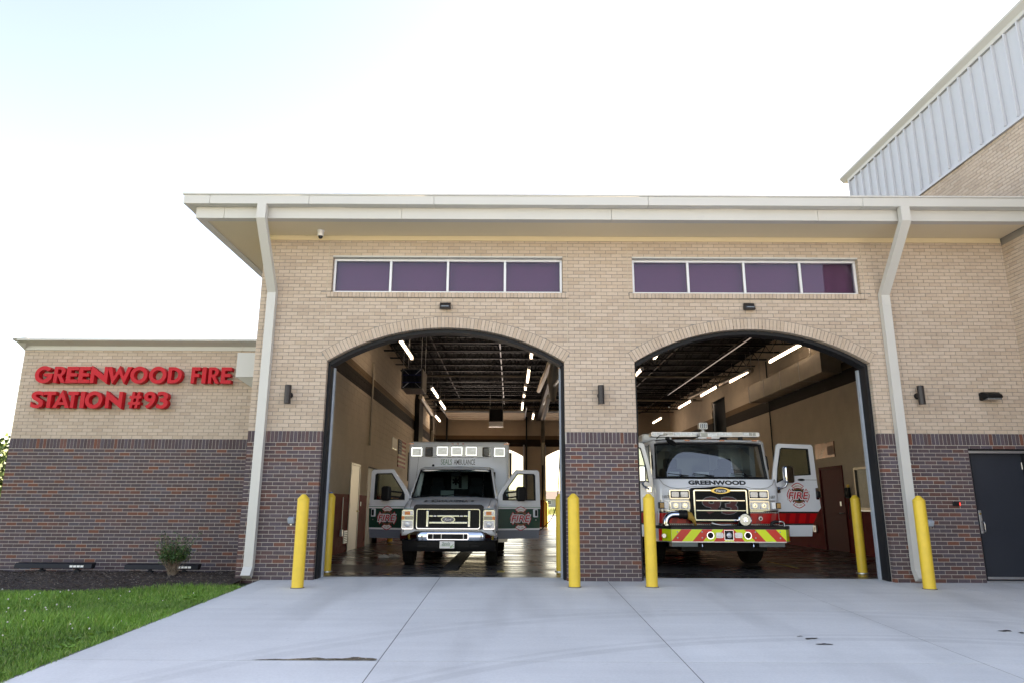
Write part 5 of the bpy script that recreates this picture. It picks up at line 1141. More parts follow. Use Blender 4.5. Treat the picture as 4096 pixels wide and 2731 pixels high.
# hood writing, mirror-reversed
ht = text_mb('AMBULANCE', .80, .085, .0015, .02, mirror=True)
for cx in (-.51, .49):
    for k in range(3):
        st = len(ht.v); ht.box(-.034, .034, 0, .0015, -.009, .009); ht.xf(Matrix.Translation((cx, 0, 0)) @ Matrix.Rotation(R(60*k+30), 4, 'Y'), st)
sl = math.atan2(.08, .36)
M = Matrix.Translation((-.03, .60, 1.309)) @ Matrix.Rotation(-(math.pi/2 - sl), 4, 'X'); ht.xf(Matrix.Scale(2.6, 4, (0, 0, 1))); ht.xf(M); ht.build('hood_lettering', 'decal_black', amb)
# cab
cab = link('cab', None, amb)
for s in (-1, 1):
    q = MB(); q.loft([[(s*.97, 1.10, 1.36), (s*.90, 1.12, 1.38), (s*.91, 1.24, 1.36), (s*1.0, 1.25, 1.34)], [(s*.85, 1.70, 2.0), (s*.785, 1.70, 2.02), (s*.80, 1.80, 2.0), (s*.87, 1.82, 1.97)]]); q.build('pillar', 'vehicle_white', cab)
    q = MB(); q.loft([[(s*1.0, 2.20, .55), (s*.90, 2.20, .55), (s*.90, 2.5, .55), (s*1.0, 2.5, .55)], [(s*1.0, 2.20, 1.35), (s*.90, 2.20, 1.35), (s*.90, 2.5, 1.35), (s*1.0, 2.5, 1.35)], [(s*.86, 2.24, 2.02), (s*.78, 2.24, 2.02), (s*.78, 2.5, 2.02), (s*.86, 2.5, 2.02)]]); q.build('rear_pillar', 'vehicle_white', cab)
    MB().box(min(s*.75, s*1.0), max(s*.75, s*1.0), 1.18, 2.4, .42, .56).build('sill', 'vehicle_grey', cab)
q = MB(); rs = []
for y, w, z0, z1 in ((1.66, .82, 1.985, 2.01), (1.74, .86, 1.96, 2.06), (1.95, .87, 1.96, 2.10), (2.5, .87, 1.96, 2.13)): rs.append([(w, y, z0), (w-.01, y, z1-.05), (w-.12, y, z1-.005), (0, y, z1+.012), (-w+.12, y, z1-.005), (-w+.01, y, z1-.05), (-w, y, z0)])
q.loft(rs); q.build('cab_roof', 'vehicle_white', cab, smooth=40)
# curved windscreen
q = MB(); n = 14; rg = []
for (zz, yy, w, bow) in ((1.385, 1.12, .915, .05), (1.70, 1.41, .86, .05), (2.005, 1.70, .80, .045)): rg.append([(-w+2*w*k/n, yy - bow*(1-(2*k/n-1)**2), zz) for k in range(n+1)])
q.loft(rg, cap=False, closed=False); q.build('windscreen', 'dark_glass', cab, smooth=80)
q = MB(); q.tube([(-.915, 1.115, 1.385), (0, 1.062, 1.385), (.915, 1.115, 1.385)], .018, 6); q.tube([(-.80, 1.695, 2.01), (0, 1.65, 2.01), (.80, 1.695, 2.01)], .016, 6); q.tube([(-.915, 1.115, 1.385), (-.80, 1.695, 2.01)], .018, 6); q.tube([(.915, 1.115, 1.385), (.80, 1.695, 2.01)], .018, 6); q.build('windscreen_seal', 'black_plastic', cab)
q = MB(); q.tube([(-.25, 1.075, 1.41), (.0, 1.06, 1.45), (.42, 1.10, 1.415)], .008, 5); q.tube([(-.80, 1.12, 1.41), (-.4, 1.09, 1.455), (-.15, 1.08, 1.415)], .008, 5); q.build('wiper', 'black_plastic', cab)
MB().box(-.88, .88, 1.18, 1.50, .75, 1.36).build('dashboard', 'black_plastic', cab, bevel=.04); MB().box(-.95, .95, 1.18, 2.48, .50, .58).build('floor', 'black_paint', cab); MB().box(-.9, .9, 2.44, 2.49, .58, 2.0).build('bulkhead', 'black_paint', cab)
for s in (-1, 1):
    st = link('seat', None, amb); x = s*.46; MB().box(x-.24, x+.24, 1.70, 2.15, .60, .98).build('cushion', 'seat_cloth', st, bevel=.05); MB().loft([[(x-.24, 2.08, .95), (x+.24, 2.08, .95), (x+.24, 2.24, .95), (x-.24, 2.24, .95)], [(x-.17, 2.20, 1.68), (x+.17, 2.20, 1.68), (x+.17, 2.32, 1.68), (x-.17, 2.32, 1.68)]]).build('backrest', 'seat_cloth', st, bevel=.05); MB().box(x-.14, x+.14, 2.22, 2.33, 1.66, 1.86).build('headrest', 'seat_cloth', st, bevel=.04)
MB().lathe([(.19, -.012), (.205, 0), (.19, .012), (.175, 0), (.19, -.012)], (0, 0, 0), 'y', 24).xf(Matrix.Translation((.46, 1.58, 1.30)) @ Matrix.Rotation(R(-25), 4, 'X')).build('steering_wheel', 'black_plastic', cab, smooth=60)
mat('cabin_pale', (.45, .50, .48), .5)
pw = link('pass_window', None, amb); MB().box(-.16, .24, 2.425, 2.438, 1.60, 1.92).build('pane', 'cabin_pale', pw); MB().box(.02, .09, 2.41, 2.424, 1.62, 1.90).build('divider', 'black_paint', pw); q = MB()  # solid pale pane; the brightness seen through it is put in its colour
for k in range(3): st = len(q.v); q.box(-.09, .09, 0, .006, -.022, .022); q.xf(Matrix.Translation((-.05, 2.417, 1.78)) @ Matrix.Rotation(R(60*k+30), 4, 'Y'), st)
q.build('star', 'black_paint', pw); MB().box(-.34, -.04, 1.75, 1.80, 1.40, 1.55).build('clipboard', 'cabin_pale', pw)
MB().box(-.10, .10, 1.66, 1.70, 1.88, 1.95).build('rear_view_mirror', 'black_plastic', cab)
for x in (-.55,): MB().lathe([(.03, 0), (.03, .03), (.012, .05)], (x, 1.9, 2.105), 'z', 12).build('antenna_base', 'black_plastic', cab)
MB().tube([(-.86, 1.0, 1.36), (-.80, 1.3, 2.45)], .003, 4).build('antenna', 'black_plastic', cab)
# box body
bx = link('box_body', None, amb)
plan = [(x, y) for x, y in rrect(-1.23, 1.23, 2.55, 6.4, .07, 4)]
MB().loft([[(x, y, .50) for x, y in plan], [(x, y, 2.66) for x, y in plan], [(x*.985, 2.55+(y-2.55)*.99+.02, 2.715) for x, y in plan], [(x*.95, 2.55+(y-2.55)*.97+.06, 2.74) for x, y in plan]]).build('shell', 'vehicle_white', bx, smooth=40)
MB().loft([[(-.86, 2.549, 2.34), (.82, 2.549, 2.34), (.82, 2.549, 2.645), (-.86, 2.549, 2.645)], [(-.60, 2.47, 2.36), (.55, 2.47, 2.36), (.55, 2.47, 2.63), (-.60, 2.47, 2.63)]]).build('light_visor', 'vehicle_white', bx, bevel=.008)
for i, (x, w, dim) in enumerate(((-1.03, .14, 0), (-.725, .095, 1), (-.395, .145, 0), (-.045, .145, 0), (.31, .145, 0), (.675, .10, 1), (.995, .14, 0))):
    yy = 2.545 if i in (0, 6) else (2.465 if i in (2, 3, 4) else 2.50); wl_ = link('warning_light', None, amb, (x, yy, 2.485 if i in (0, 6, 1, 5) else 2.50), (0, 0, {1: R(17), 5: R(-17)}.get(i, 0)*-1))
    MB().prism(rrect(-w, w, -.115, .115, .025), -.02, .03 if i not in (1, 5) else .045, 'y').build('bezel', 'black_plastic', wl_); MB().ring(rrect(-w+.008, w-.008, -.107, .107, .02), rrect(-w+.03, w-.03, -.085, .085, .015), -.030, -.0205, 'y').build('chrome_ring', 'chrome', wl_)
    MB().prism(rrect(-w+.031, w-.031, -.084, .084, .014), -.027, -.021, 'y').build('lens', 'lens_dim' if dim else 'lens_clear', wl_); MB().prism(circ(0, -.03, (w-.05)*.8, .03, 16), -.036, -.0275, 'y').build('bulb', 'lens_dim' if dim else 'lens_clear', wl_)
for x in (-.16, -.03, .10): MB().prism(circ(x, 2.685, .03, .014, 12), 2.535, 2.555, 'y').build('marker_light', 'lens_red', bx)
for s in (-1, 1): MB().box(s*1.17-.07, s*1.17+.06, 2.54, 2.60, 2.665, 2.705).build('corner_light', 'lens_amber', bx)
q = text_mb('SEALS', .27, .13, .003, .004); q.xf(Matrix.Translation((-.30, 2.545, 2.245))); q.build('lettering', 'decal_green', bx); q = text_mb('AMBULANCE', .52, .13, .003, .004); q.xf(Matrix.Translation((.14, 2.545, 2.245))); q.build('lettering', 'decal_black', bx)
for s in (-1, 1): MB().box(min(s*1.232, s*1.25), max(s*1.232, s*1.25), 2.75, 6.2, .78, 1.16).build('side_band', 'vehicle_green', bx); MB().box(min(s*1.235, s*1.30), max(s*1.235, s*1.30), 2.9, 3.2, 1.8, 2.5).build('side_lamp', 'black_plastic', bx)
# doors
def amb_door(sg):
    ang = R(66); hx, hy = sg*1.0, 1.22
    ex = (math.sin(ang), sg*math.cos(ang), 0); ey = (-sg*math.cos(ang), math.sin(ang), 0); M = frame_matrix((hx, hy, 0), ex, ey)
    d = link('door', None, amb); d.matrix_local = M; X = lambda pts: [(sg*s_, z) for s_, z in pts]; T = .07
    low = [(0, .50), (1.0, .50), (1.035, .80), (1.05, 1.22), (0, 1.22)]
    def slab(z0, z1, m_, nm, y0=0.0):
        p = clip_half(clip_half(low, 0, 1, z0), 0, -1, -z1); MB().prism(X(p), y0, T, 'y').build(nm, m_, d)
    slab(.50, .685, 'vehicle_grey', 'lower_panel'); slab(.685, .722, 'decal_white', 'stripe'); slab(.722, 1.145, 'vehicle_green', 'green_band'); slab(1.145, 1.175, 'decal_white', 'stripe'); slab(1.175, 1.188, 'decal_green', 'stripe'); slab(1.188, 1.22, 'vehicle_white', 'upper_panel')
    MB().ring(X([(0, 1.22), (1.05, 1.22), (1.03, 1.96), (.98, 2.01), (.44, 2.01), (.06, 1.54), (0, 1.42)]), X([(.11, 1.33), (.93, 1.33), (.915, 1.89), (.88, 1.925), (.47, 1.925), (.15, 1.52), (.11, 1.45)]), .004, T-.005, 'y').build('window_frame', 'vehicle_white', d, bevel=.008)
    MB().ring(X([(.11, 1.33), (.93, 1.33), (.915, 1.89), (.88, 1.925), (.47, 1.925), (.15, 1.52), (.11, 1.45)]), X([(.135, 1.35), (.91, 1.35), (.895, 1.88), (.87, 1.905), (.48, 1.905), (.17, 1.515), (.135, 1.45)]), .0, T-.01, 'y').build('window_seal', 'black_plastic', d)
    MB().prism(X([(.13, 1.345), (.915, 1.345), (.90, 1.90), (.475, 1.91), (.16, 1.52)]), .03, .036, 'y').build('window_glass', 'clear_glass', d)
    e_ = emblem(1.0); e_.xf(Matrix.Translation((sg*.55, -.002, .935))); e_.build('emblem', EMB, d, fix=False)
    MB().prism(rrect(*sorted((sg*.86, sg*.98)), .96, 1.14, .02), -.006, .0, 'y').build('handle_cup', 'vehicle_white', d); MB().prism(rrect(*sorted((sg*.905, sg*.955)), .985, 1.12, .015), -.022, -.0065, 'y').build('handle', 'black_plastic', d); MB().prism(circ(sg*.93, .90, .012, n=12), -.005, 0, 'y').build('keyhole', 'alu', d)
    MB().prism(X([(.12, 1.33), (.26, 1.33), (.14, 1.52), (.12, 1.46)]), -.02, .0, 'y').build('mirror_mount', 'black_plastic', d)
    for z in (1.41, 1.52): MB().tube([(sg*.16, -.01, z-.03), (sg*.38, -.16, z)], .018, 8).build('mirror_arm', 'black_plastic', d)
    MB().prism(rrect(*sorted((sg*.36, sg*.57)), 1.31, 1.63, .06, 5), -.26, -.14, 'y').build('mirror_head', 'black_plastic', d, bevel=.03, seg=3)
    return d
amb_door(-1); amb_door(1)
for s in (-1, 1): wheel(s*.885, .92, .38, .24, amb, s); wheel(s*.98, 5.3, .38, .24, amb, s); wheel(s*.70, 5.3, .38, .24, amb, s)
MB().box(-.75, .75, .3, 6.2, .30, .49).build('chassis', 'black_paint', amb)
for s in (-1, 1): MB().box(min(s*.9, s*1.2), max(s*.9, s*1.2), 2.6, 4.6, .36, .46).build('running_board', 'alu', amb)
# ------------------------------------------------------------------ fire engine
eng = thing('fire_engine', (4.24, 1.72, .012), 'white fire engine with chevron bumper and open cab doors', 'fire engine')
# bumper: plan outline with chamfered ends
bb = link('bumper', None, eng)
def bplan(o=0): return [(-1.12, 0-o), (1.12, 0-o), (1.30+o, .30), (1.30+o, .62), (-1.30-o, .62), (-1.30-o, .30)]
MB().prism(bplan(), .555, .785, 'z').build('beam', 'alu', bb); MB().prism(bplan(.012), .786, .845, 'z').build('deck', 'black_plastic', bb, bevel=.008); MB().prism(bplan(.008), .540, .554, 'z').build('lower_edge', 'alu', bb)
z0, z1 = .558, .783
def stripe(xa, xb, sl, m_):
    """one chevron stripe across the flat front, cut at the beam ends"""
    p = [(xa, z0), (xb, z0), (xb+sl*(z1-z0), z1), (xa+sl*(z1-z0), z1)]; p = clip_half(clip_half(p, 1, 0, -1.118), -1, 0, -1.118)
    if sl < 0: p = clip_half(p, 1, 0, 0.0)
    else: p = clip_half(p, -1, 0, 0.0)
    if len(p) > 2: MB().prism(p, -.0035, -.0005, 'y').build('chevron', m_, bb)
w = .205
for k in range(-1, 7):
    stripe(-(k+1)*w-.10, -k*w-.10, .9, 'chevron_yellow' if k % 2 else 'chevron_red'); stripe(k*w+.10, (k+1)*w+.10, -.9, 'chevron_yellow' if k % 2 else 'chevron_red')
MB().prism([(-.10, z0), (.10, z0), (0.0, z0+.11)], -.0050, -.0036, 'y').build('chevron', 'chevron_yellow', bb)
for s in (-1, 1):   # chevrons on the chamfers
    for a, b_, m_ in ((0, .32, 'chevron_yellow'), (.32, .72, 'chevron_yellow'), (.72, 1, 'chevron_red')):
        P = lambda t: (s*(1.12+.18*t), .30*t); n_ = (s*.30*.012, -.18*.012)
        (x0, y0), (x1, y1) = P(a+.003), P(b_-.003); MB().add([(x0+n_[0], y0+n_[1], z0), (x1+n_[0], y1+n_[1], z0), (x1+n_[0], y1+n_[1], z1), (x0+n_[0], y0+n_[1], z1)], [(0,1,2,3)]).build('chevron', m_, bb)
for x in (-1.0, -.52, .52, 1.0):
    for z in (.735, .625): MB().lathe([(.016, -.004), (.014, -.012), (.004, -.016)], (x, 0, z), 'y', 12).build('bolt', 'steel', bb, smooth=40)
for s in (-1, 1):
    MB().ring(circ(s*.365, .672, .072, n=28), circ(s*.365, .672, .056, n=28), -.03, .02, 'y').build('air_horn', 'chrome', bb, smooth=40); MB().prism(circ(s*.365, .672, .055, n=24), -.008, -.0055, 'y').build('horn_mouth', 'black_paint', bb)
    MB().prism(rrect(s*.185-.075, s*.185+.075, .625, .725, .03), -.022, -.004, 'y').build('lamp_bezel', 'alu', bb, smooth=40); MB().prism(rrect(s*.185-.062, s*.185+.062, .635, .715, .025), -.030, -.0225, 'y').build('lamp_lens', 'lens_clear', bb)
MB().box(-.085, .085, -.012, -.0052, .59, .765).build('lamp_plate', 'black_paint', bb); MB().lathe([(.05, -.012), (.05, -.03), (.035, -.036), (.01, -.038)], (0, 0, .675), 'y', 24).build('centre_lamp', 'lens_clear', bb, smooth=40); MB().ring(rrect(-.09, .09, .585, .77, .004, 1), rrect(-.083, .083, .592, .763, .003, 1), -.015, -.0125, 'y').build('plate_rim', 'chrome', bb)
for s in (-1, 1): MB().box(min(s*.60, s*1.10), max(s*.60, s*1.10), .06, .30, .455, .538).build('step', 'tread_plate', bb)
for x in (-.50, .50): MB().tube([(x, .10, .54), (x, .08, .46), (x, .14, .43)], .012, 6).build('tow_hook', 'chrome', bb)
MB().prism(circ(-1.25, .66, .04, n=14), .05, .12, 'y').build('side_cap', 'steel', bb)
# cab body, side profile extruded in three widths
cab = link('cab', None, eng)
prof = [(.62, .52), (.50, .56), (.47, .86), (.46, 1.30), (.465, 1.55), (.48, 1.62), (.545, 1.765), (.80, 1.79)]
def cabsec(w, inset): return [(y+inset, z) for y, z in prof]
q = MB(); rings = []
for x, ins in ((-1.26, .26), (-1.24, .14), (-1.16, .05), (-.95, .012), (-.5, 0), (0, -.005), (.5, 0), (.95, .012), (1.16, .05), (1.24, .14), (1.26, .26)):
    rings.append([(x, y+ins, z) for y, z in prof] + [(x, 1.6, 1.79), (x, 1.6, .52)])
q.loft(rings); q.build('front_panel', 'vehicle_white', cab, smooth=45)
# windscreen frame, glass, roof
q = MB()
for s in (-1, 1): q.loft([[(s*1.20, .90, 1.78), (s*1.25, 1.0, 1.78), (s*1.25, 1.09, 1.78), (s*1.19, .99, 1.78)], [(s*1.17, 1.05, 2.56), (s*1.23, 1.16, 2.56), (s*1.23, 1.28, 2.56), (s*1.16, 1.13, 2.56)]])
q.build('pillar', 'vehicle_white', cab)
def wsrow(z, y, w, n=16): return [(-w+2*w*k/n, y + .16*abs(2*k/n-1)**4, z) for k in range(n+1)]
q = MB(); q.loft([wsrow(1.80, 0.83, 1.17), wsrow(2.17, .93, 1.16), wsrow(2.535, 1.04, 1.145)], cap=False, closed=False); q.build('windscreen', 'cab_glass', cab, smooth=80)
q = MB(); q.tube([(x, y-.004, z) for x, y, z in wsrow(1.80, 0.83, 1.19)], .03, 6); q.tube([(x, y-.004, z) for x, y, z in wsrow(2.525, 1.035, 1.16)], .022, 6)
for s in (-1, 1): q.tube([(s*1.17, 0.83+.155, 1.80), (s*1.145, 1.04+.155, 2.535)], .035, 6)
q.build('windscreen_seal', 'black_plastic', cab)
q = MB(); rg = []
for y, z0_, z1_, w_ in ((1.045, 2.545, 2.575, 1.19), (1.09, 2.535, 2.615, 1.23), (1.25, 2.53, 2.64, 1.25), (3.4, 2.53, 2.64, 1.25)):
    rg.append([(w_, y + (.12 if y < 1.2 else 0), z0_), (w_, y + (.12 if y < 1.2 else 0), z1_-.05), (w_-.08, y + (.05 if y < 1.2 else 0), z1_-.008), (w_*.5, y, z1_), (0, y, z1_+.005), (-w_*.5, y, z1_), (-w_+.08, y + (.05 if y < 1.2 else 0), z1_-.008), (-w_, y + (.12 if y < 1.2 else 0), z1_-.05), (-w_, y + (.12 if y < 1.2 else 0), z0_)])
q.loft(rg); q.build('cab_roof', 'vehicle_white', cab, smooth=40)
for s in (-1, 1):
    MB().box(min(s*1.14, s*1.25), max(s*1.14, s*1.25), 1.85, 3.4, .55, 2.53).build('side_panel', 'vehicle_white', cab); MB().box(min(s*1.10, s*1.24), max(s*1.10, s*1.24), .9, 1.84, .50, .66).build('step_well', 'tread_plate', cab)
    MB().tube([(s*1.21, 1.02, 1.95), (s*1.23, .99, 2.0), (s*1.23, 1.03, 2.25), (s*1.21, 1.10, 2.3)], .014, 6).build('grab_rail', 'black_plastic', cab)
MB().box(-1.13, 1.13, .93, 1.2, 1.0, 1.77).build('dashboard', 'black_plastic', cab, bevel=.04); MB().box(-1.13, 1.13, 3.2, 3.3, .6, 2.53).build('rear_bulkhead', 'vehicle_grey', cab); MB().box(-1.13, 1.13, 1.16, 3.2, .62, .70).build('floor', 'black_paint', cab)
for x in (-.62, .62):
    st = link('seat', None, eng); MB().box(x-.26, x+.26, 1.55, 2.0, .75, 1.25).build('cushion', 'seat_cloth', st, bevel=.04); MB().box(x-.25, x+.25, 1.95, 2.12, 1.2, 2.05).build('backrest', 'seat_cloth', st, bevel=.05); MB().box(x-.15, x+.15, 1.98, 2.1, 2.04, 2.28).build('headrest', 'seat_cloth', st, bevel=.04)
q = MB(); q.lathe([(.21, -.013), (.225, 0), (.21, .013), (.195, 0), (.21, -.013)], (0, 0, 0), 'y', 24); q.xf(Matrix.Translation((.62, 1.22, 1.86)) @ Matrix.Rotation(R(-50), 4, 'X')); q.build('steering_wheel', 'black_plastic', cab, smooth=60)
for x, w_, h_ in ((-.78, .22, .15), (-.18, .28, .15), (.55, .30, .12)): MB().box(x-w_/2, x+w_/2, .98, 1.08, 1.785, 1.785+h_).build('dash_folder', 'paper', cab)
for x in (-.92, -.38, .42):   # wipers
    q = MB(); p0 = Vector((x+.42, .80, 1.80)); p1 = Vector((x+.20, .818, 1.86)); q.tube([p0, p1], .010, 6); q.tube([p1+Vector((-.24, -.008, .03)), p1+Vector((.20, -.006, -.015))], .009, 6); q.build('wiper', 'black_plastic', cab)
# cowl crease, writing
q = MB(); ln = [(-1.19, 1.77), (-1.12, 1.66), (-1.0, 1.595), (-.85, 1.575), (-.66, 1.585), (-.58, 1.61), (-.2, 1.622), (0, 1.64), (.2, 1.622), (.58, 1.61), (.66, 1.585), (.85, 1.575), (1.0, 1.595), (1.12, 1.66), (1.19, 1.77)]
def yface(x, z): return .462 + .045*max(0, (abs(x)-.95)/.25)**2*1.6 + (.0 if z < 1.55 else (z-1.55)*.24)
q.tube([(x, yface(x, z)-.001, z) for x, z in ln], .006, 5); q.build('cowl_crease', mat('crease_grey', (.25, .26, .28), .4), cab)
t = text_mb('GREENWOOD', 1.18, .098, .004, .045); sl = math.atan2(.08, .14)
t.xf(Matrix.Translation((-.02, .503, 1.695)) @ Matrix.Rotation(-R(24), 4, 'X')); t.build('lettering', 'decal_black', cab)
for x in (-1.095, 1.085): t = text_mb('1687', .12, .058, .003, .0); t.xf(Matrix.Translation((x, .487, 1.41)) @ Matrix.Rotation(R(10.3 if x > 0 else -10.3), 4, 'Z')); t.build('lettering', 'decal_black', cab)
# bands round the front: chrome strip, red band with black borders
def wrap_band(za, zb, m_, nm, o, x0=-1.245, x1=1.245):
    xs_ = [x0+(x1-x0)*k/36 for k in range(37)]
    def yy(x):
        pts = [(0, -.005), (.5, 0), (.95, .012), (1.16, .05), (1.24, .14), (1.26, .26)]; a = abs(x)
        for (xa, ya), (xb, yb) in zip(pts, pts[1:]):
            if a <= xb: return ya + (yb-ya)*(a-xa)/(xb-xa)
        return .26
    q = MB(); q.loft([[(x*(1+o*.0), .462+yy(x)-o, za), (x, .462+yy(x)-o, zb), (x, .50+yy(x), zb), (x, .50+yy(x), za)] for x in xs_]); return q.build(nm, m_, cab, smooth=40)
wrap_band(1.135, 1.345, 'alu', 'chrome_strip', .010); wrap_band(.885, 1.085, 'vehicle_red', 'red_band', .010); wrap_band(1.087, 1.118, 'decal_black', 'band_border', .012); wrap_band(.850, .883, 'decal_black', 'band_border', .012)
wrap_band(1.119, 1.134, 'chrome', 'trim', .014)
q = MB()
for k in range(60):
    x = -1.15+k*.039
    for z in (1.102, .867): q.prism([(x, z-.008), (x+.018, z-.002), (x+.022, z+.008), (x+.004, z+.002)], yface(x, 1.2)-.018, yface(x, 1.2)-.0135, 'y')
q.build('tread_pattern', 'alu', cab)
for xa in (-1.0, -.72, .70, .98): MB().prism([(xa, .89), (xa+.10, .89), (xa+.16, 1.08), (xa+.06, 1.08)], yface(abs(xa)+.05, 1.0)-.014, yface(xa, 1.0)-.011+.004, 'y').build('band_flash', 'deep_red', cab)
MB().lathe([(.04, 0), (.04, -.006), (.001, -.007)], (.80, .452, .985), 'y', 20).build('seal_badge', 'alu', cab); MB().prism([(.775, .97), (.80, .955), (.825, .97), (.82, 1.0), (.80, 1.012), (.78, 1.0)], .4425, .4446, 'y').build('seal_eagle', 'decal_black', cab)
# grille
gq = link('grille', None, eng); gx = -.02
MB().prism([(-.60+gx, .90), (.60+gx, .90), (.60+gx, 1.54), (.55+gx, 1.585), (.24+gx, 1.60), (0+gx, 1.625), (-.24+gx, 1.60), (-.55+gx, 1.585), (-.60+gx, 1.54)], .385, .47, 'y').build('surround', 'black_paint', gq, bevel=.01)
MB().ring(rrect(-.545+gx, .545+gx, .935, 1.555, .035), rrect(-.508+gx, .508+gx, .972, 1.518, .02), .335, .384, 'y').build('frame', 'chrome', gq, smooth=30, bevel=.008)
for z in (1.335, 1.14): MB().box(-.50+gx, .50+gx, .342, .38, z-.016, z+.016).build('bar', 'chrome', gq, bevel=.008)
MB().box(-.50+gx, .50+gx, .372, .3845, .98, 1.51).build('mesh', 'black_paint', gq)
t = text_mb('93', .74, .37, .003, .06); t.xf(Matrix.Translation((-.01+gx, .366, 1.235))); t.build('number_outline', mat('outline_grey', (.22, .23, .25), .5), gq); t = text_mb('93', .70, .335, .003, .03); t.xf(Matrix.Translation((-.01+gx, .362, 1.235))); t.build('number', mat('number_red', (.10, .006, .010), .5), gq)
q = MB()
for k in range(44):
    x = -.49+gx+k*.0228; q.box(x-.0025, x+.0025, .3555, .3585, .985, 1.505)
q.build('mesh_bars', 'black_paint', gq)
bd = link('badge', None, eng, (gx+.01, .325, 1.53)); MB().prism([(.20*math.cos(a)*(1 if True else 1), .062*math.sin(a)*(1-.25*abs(math.cos(a))**2)) for a in [2*math.pi*k/36 for k in range(36)]], 0, .02, 'y').build('rim', 'brass', bd, smooth=40); MB().prism(circ(0, 0, .135, .046, 32), -.004, -.0005, 'y').build('oval', 'decal_black', bd)
t = text_mb('Pierce', .20, .055, .001, .01, .25); t.xf(Matrix.Translation((0, -.0055, 0))); t.build('lettering', 'decal_white', bd)
# lamp clusters
for s in (-1, 1):
    for zc, nm in ((1.455, 'warning_cluster'), (1.235, 'headlight_cluster')):
        lc = link(nm, None, eng, (s*.80 - .02, .435, zc)); MB().prism(rrect(-.215, .215, -.098, .098, .03), -.012, .05, 'y').build('housing', 'chrome', lc, smooth=30, bevel=.006); MB().ring(rrect(-.20, .20, -.083, .083, .02), rrect(-.185, .185, -.068, .068, .015), -.030, -.0125, 'y').build('bezel', 'chrome', lc, bevel=.004)
        MB().box(-.184, .184, -.018, -.0125, -.067, .067).build('recess', 'black_paint' if zc > 1.3 else 'alu', lc)
        for sx in (-.092, .092):
            MB().prism(rrect(sx-.078, sx+.078, -.055 if zc > 1.3 else -.062, .055 if zc > 1.3 else .062, .022 if zc > 1.3 else .008), -.036, -.0185, 'y').build('lens', 'lens_clear', lc, bevel=.006)
            if zc < 1.3: MB().lathe([(.05, 0), (.03, .004), (.012, -.002)], (sx, -.038, 0), 'y', 16).build('bulb', 'chrome', lc, smooth=40)
    xa, xb = sorted((s*1.05, s*1.20)); tl = link('turn_signal', None, eng); MB().box(xa, xb, .46, .62, 1.165, 1.31).build('housing', 'vehicle_white', tl, bevel=.015); MB().box(min(s*1.13, s*1.235), max(s*1.13, s*1.235), .445, .60, 1.175, 1.30).build('bezel', 'black_plastic', tl, bevel=.01); MB().box(min(s*1.145, s*1.225), max(s*1.145, s*1.225), .435, .4445, 1.19, 1.285).build('lens', mat('amber_dark', (.25, .11, .01), .2, var=.3, vscale=60, coat=.6), tl)
# siren, intake pipe, hose on the bumper deck
sr = link('siren', None, eng, (.40, .18, .965)); MB().lathe([(.10, .24), (.125, .16), (.13, .02), (.13, 0), (.118, -.012), (.11, -.004)], ax='y', n=32).build('body', 'chrome', sr, smooth=40); MB().lathe([(.109, -.002), (.108, -.006), (.001, -.012)], ax='y', n=32).build('face', 'alu', sr)
for k in range(11):
    z = -.09+k*.018; hw = math.sqrt(max(.104**2-z*z, 0)); MB().box(-hw, hw, -.018, -.011, z-.003, z+.003).build('slat', 'chrome', sr)
MB().lathe([(.045, -.012), (.045, -.024), (.001, -.026)], ax='y', n=20).build('hub', 'chrome', sr); MB().box(-.06, .06, .02, .2, -.12-.015, -.10).build('foot', 'black_paint', sr)
ip = link('intake_pipe', None, eng); arc = [(-1.16+.17*(1-math.cos(R(a))), .26, .90+.16*math.sin(R(a))) for a in range(0, 91, 10)]
MB().tube([(-1.16, .26, .846)] + arc + [(-.90, .26, 1.06)], .062, 16).build('elbow', 'chrome', ip, smooth=60); MB().cyl((-1.16, .26, .846), .085, .03, 'z', 18).build('flange', 'chrome', ip); MB().lathe([(.072, 0), (.085, .01), (.085, .05), (.075, .055), (.075, .085), (.09, .09), (.09, .16), (.07, .17)], (-.90, .26, 1.06), 'x', 20).build('cap', 'black_plastic', ip, smooth=40)
q = MB(); q.loft([[(-.72, .26+.05*math.cos(a), 1.05+.085*math.sin(a)) for a in [2*math.pi*k/14 for k in range(14)]], [(-.64, .27+.06*math.cos(a), 1.02+.085*math.sin(a)) for a in [2*math.pi*k/14 for k in range(14)]], [(-.585+.05*math.sin(a)*.4, .28+.07*math.cos(a), .93+.05*math.sin(a)) for a in [2*math.pi*k/14 for k in range(14)]], [(-.57, .28+.09*math.cos(a), .852+.01*math.sin(a)) for a in [2*math.pi*k/14 for k in range(14)]]]); q.build('hose', mat('hose_canvas', (.42, .25, .05), .85, var=.2), ip, smooth=60)
rp_ = link('discharge_pipe', None, eng); MB().tube([(1.17, .2, .846), (1.17, .2, .90), (1.15, .2, .925), (1.11, .2, .935), (1.04, .2, .93)], .022, 10).build('pipe', 'chrome', rp_, smooth=60); MB().tube([(1.06, .2, .932), (.98, .2, .925), (.93, .2, .90), (.92, .2, .85)], .032, 10).build('hose_end', 'black_plastic', rp_, smooth=60)
nz_ = link('nozzle', None, eng); MB().tube([(-.28, .15, .90), (-.22, .14, .88), (-.12, .13, .865), (-.05, .13, .862)], [.03, .025, .02, .018], 8).build('body', 'steel', nz_, smooth=50); MB().tube([(-.05, .13, .862), (.10, .13, .868)], .012, 8).build('tip', 'alu', nz_)
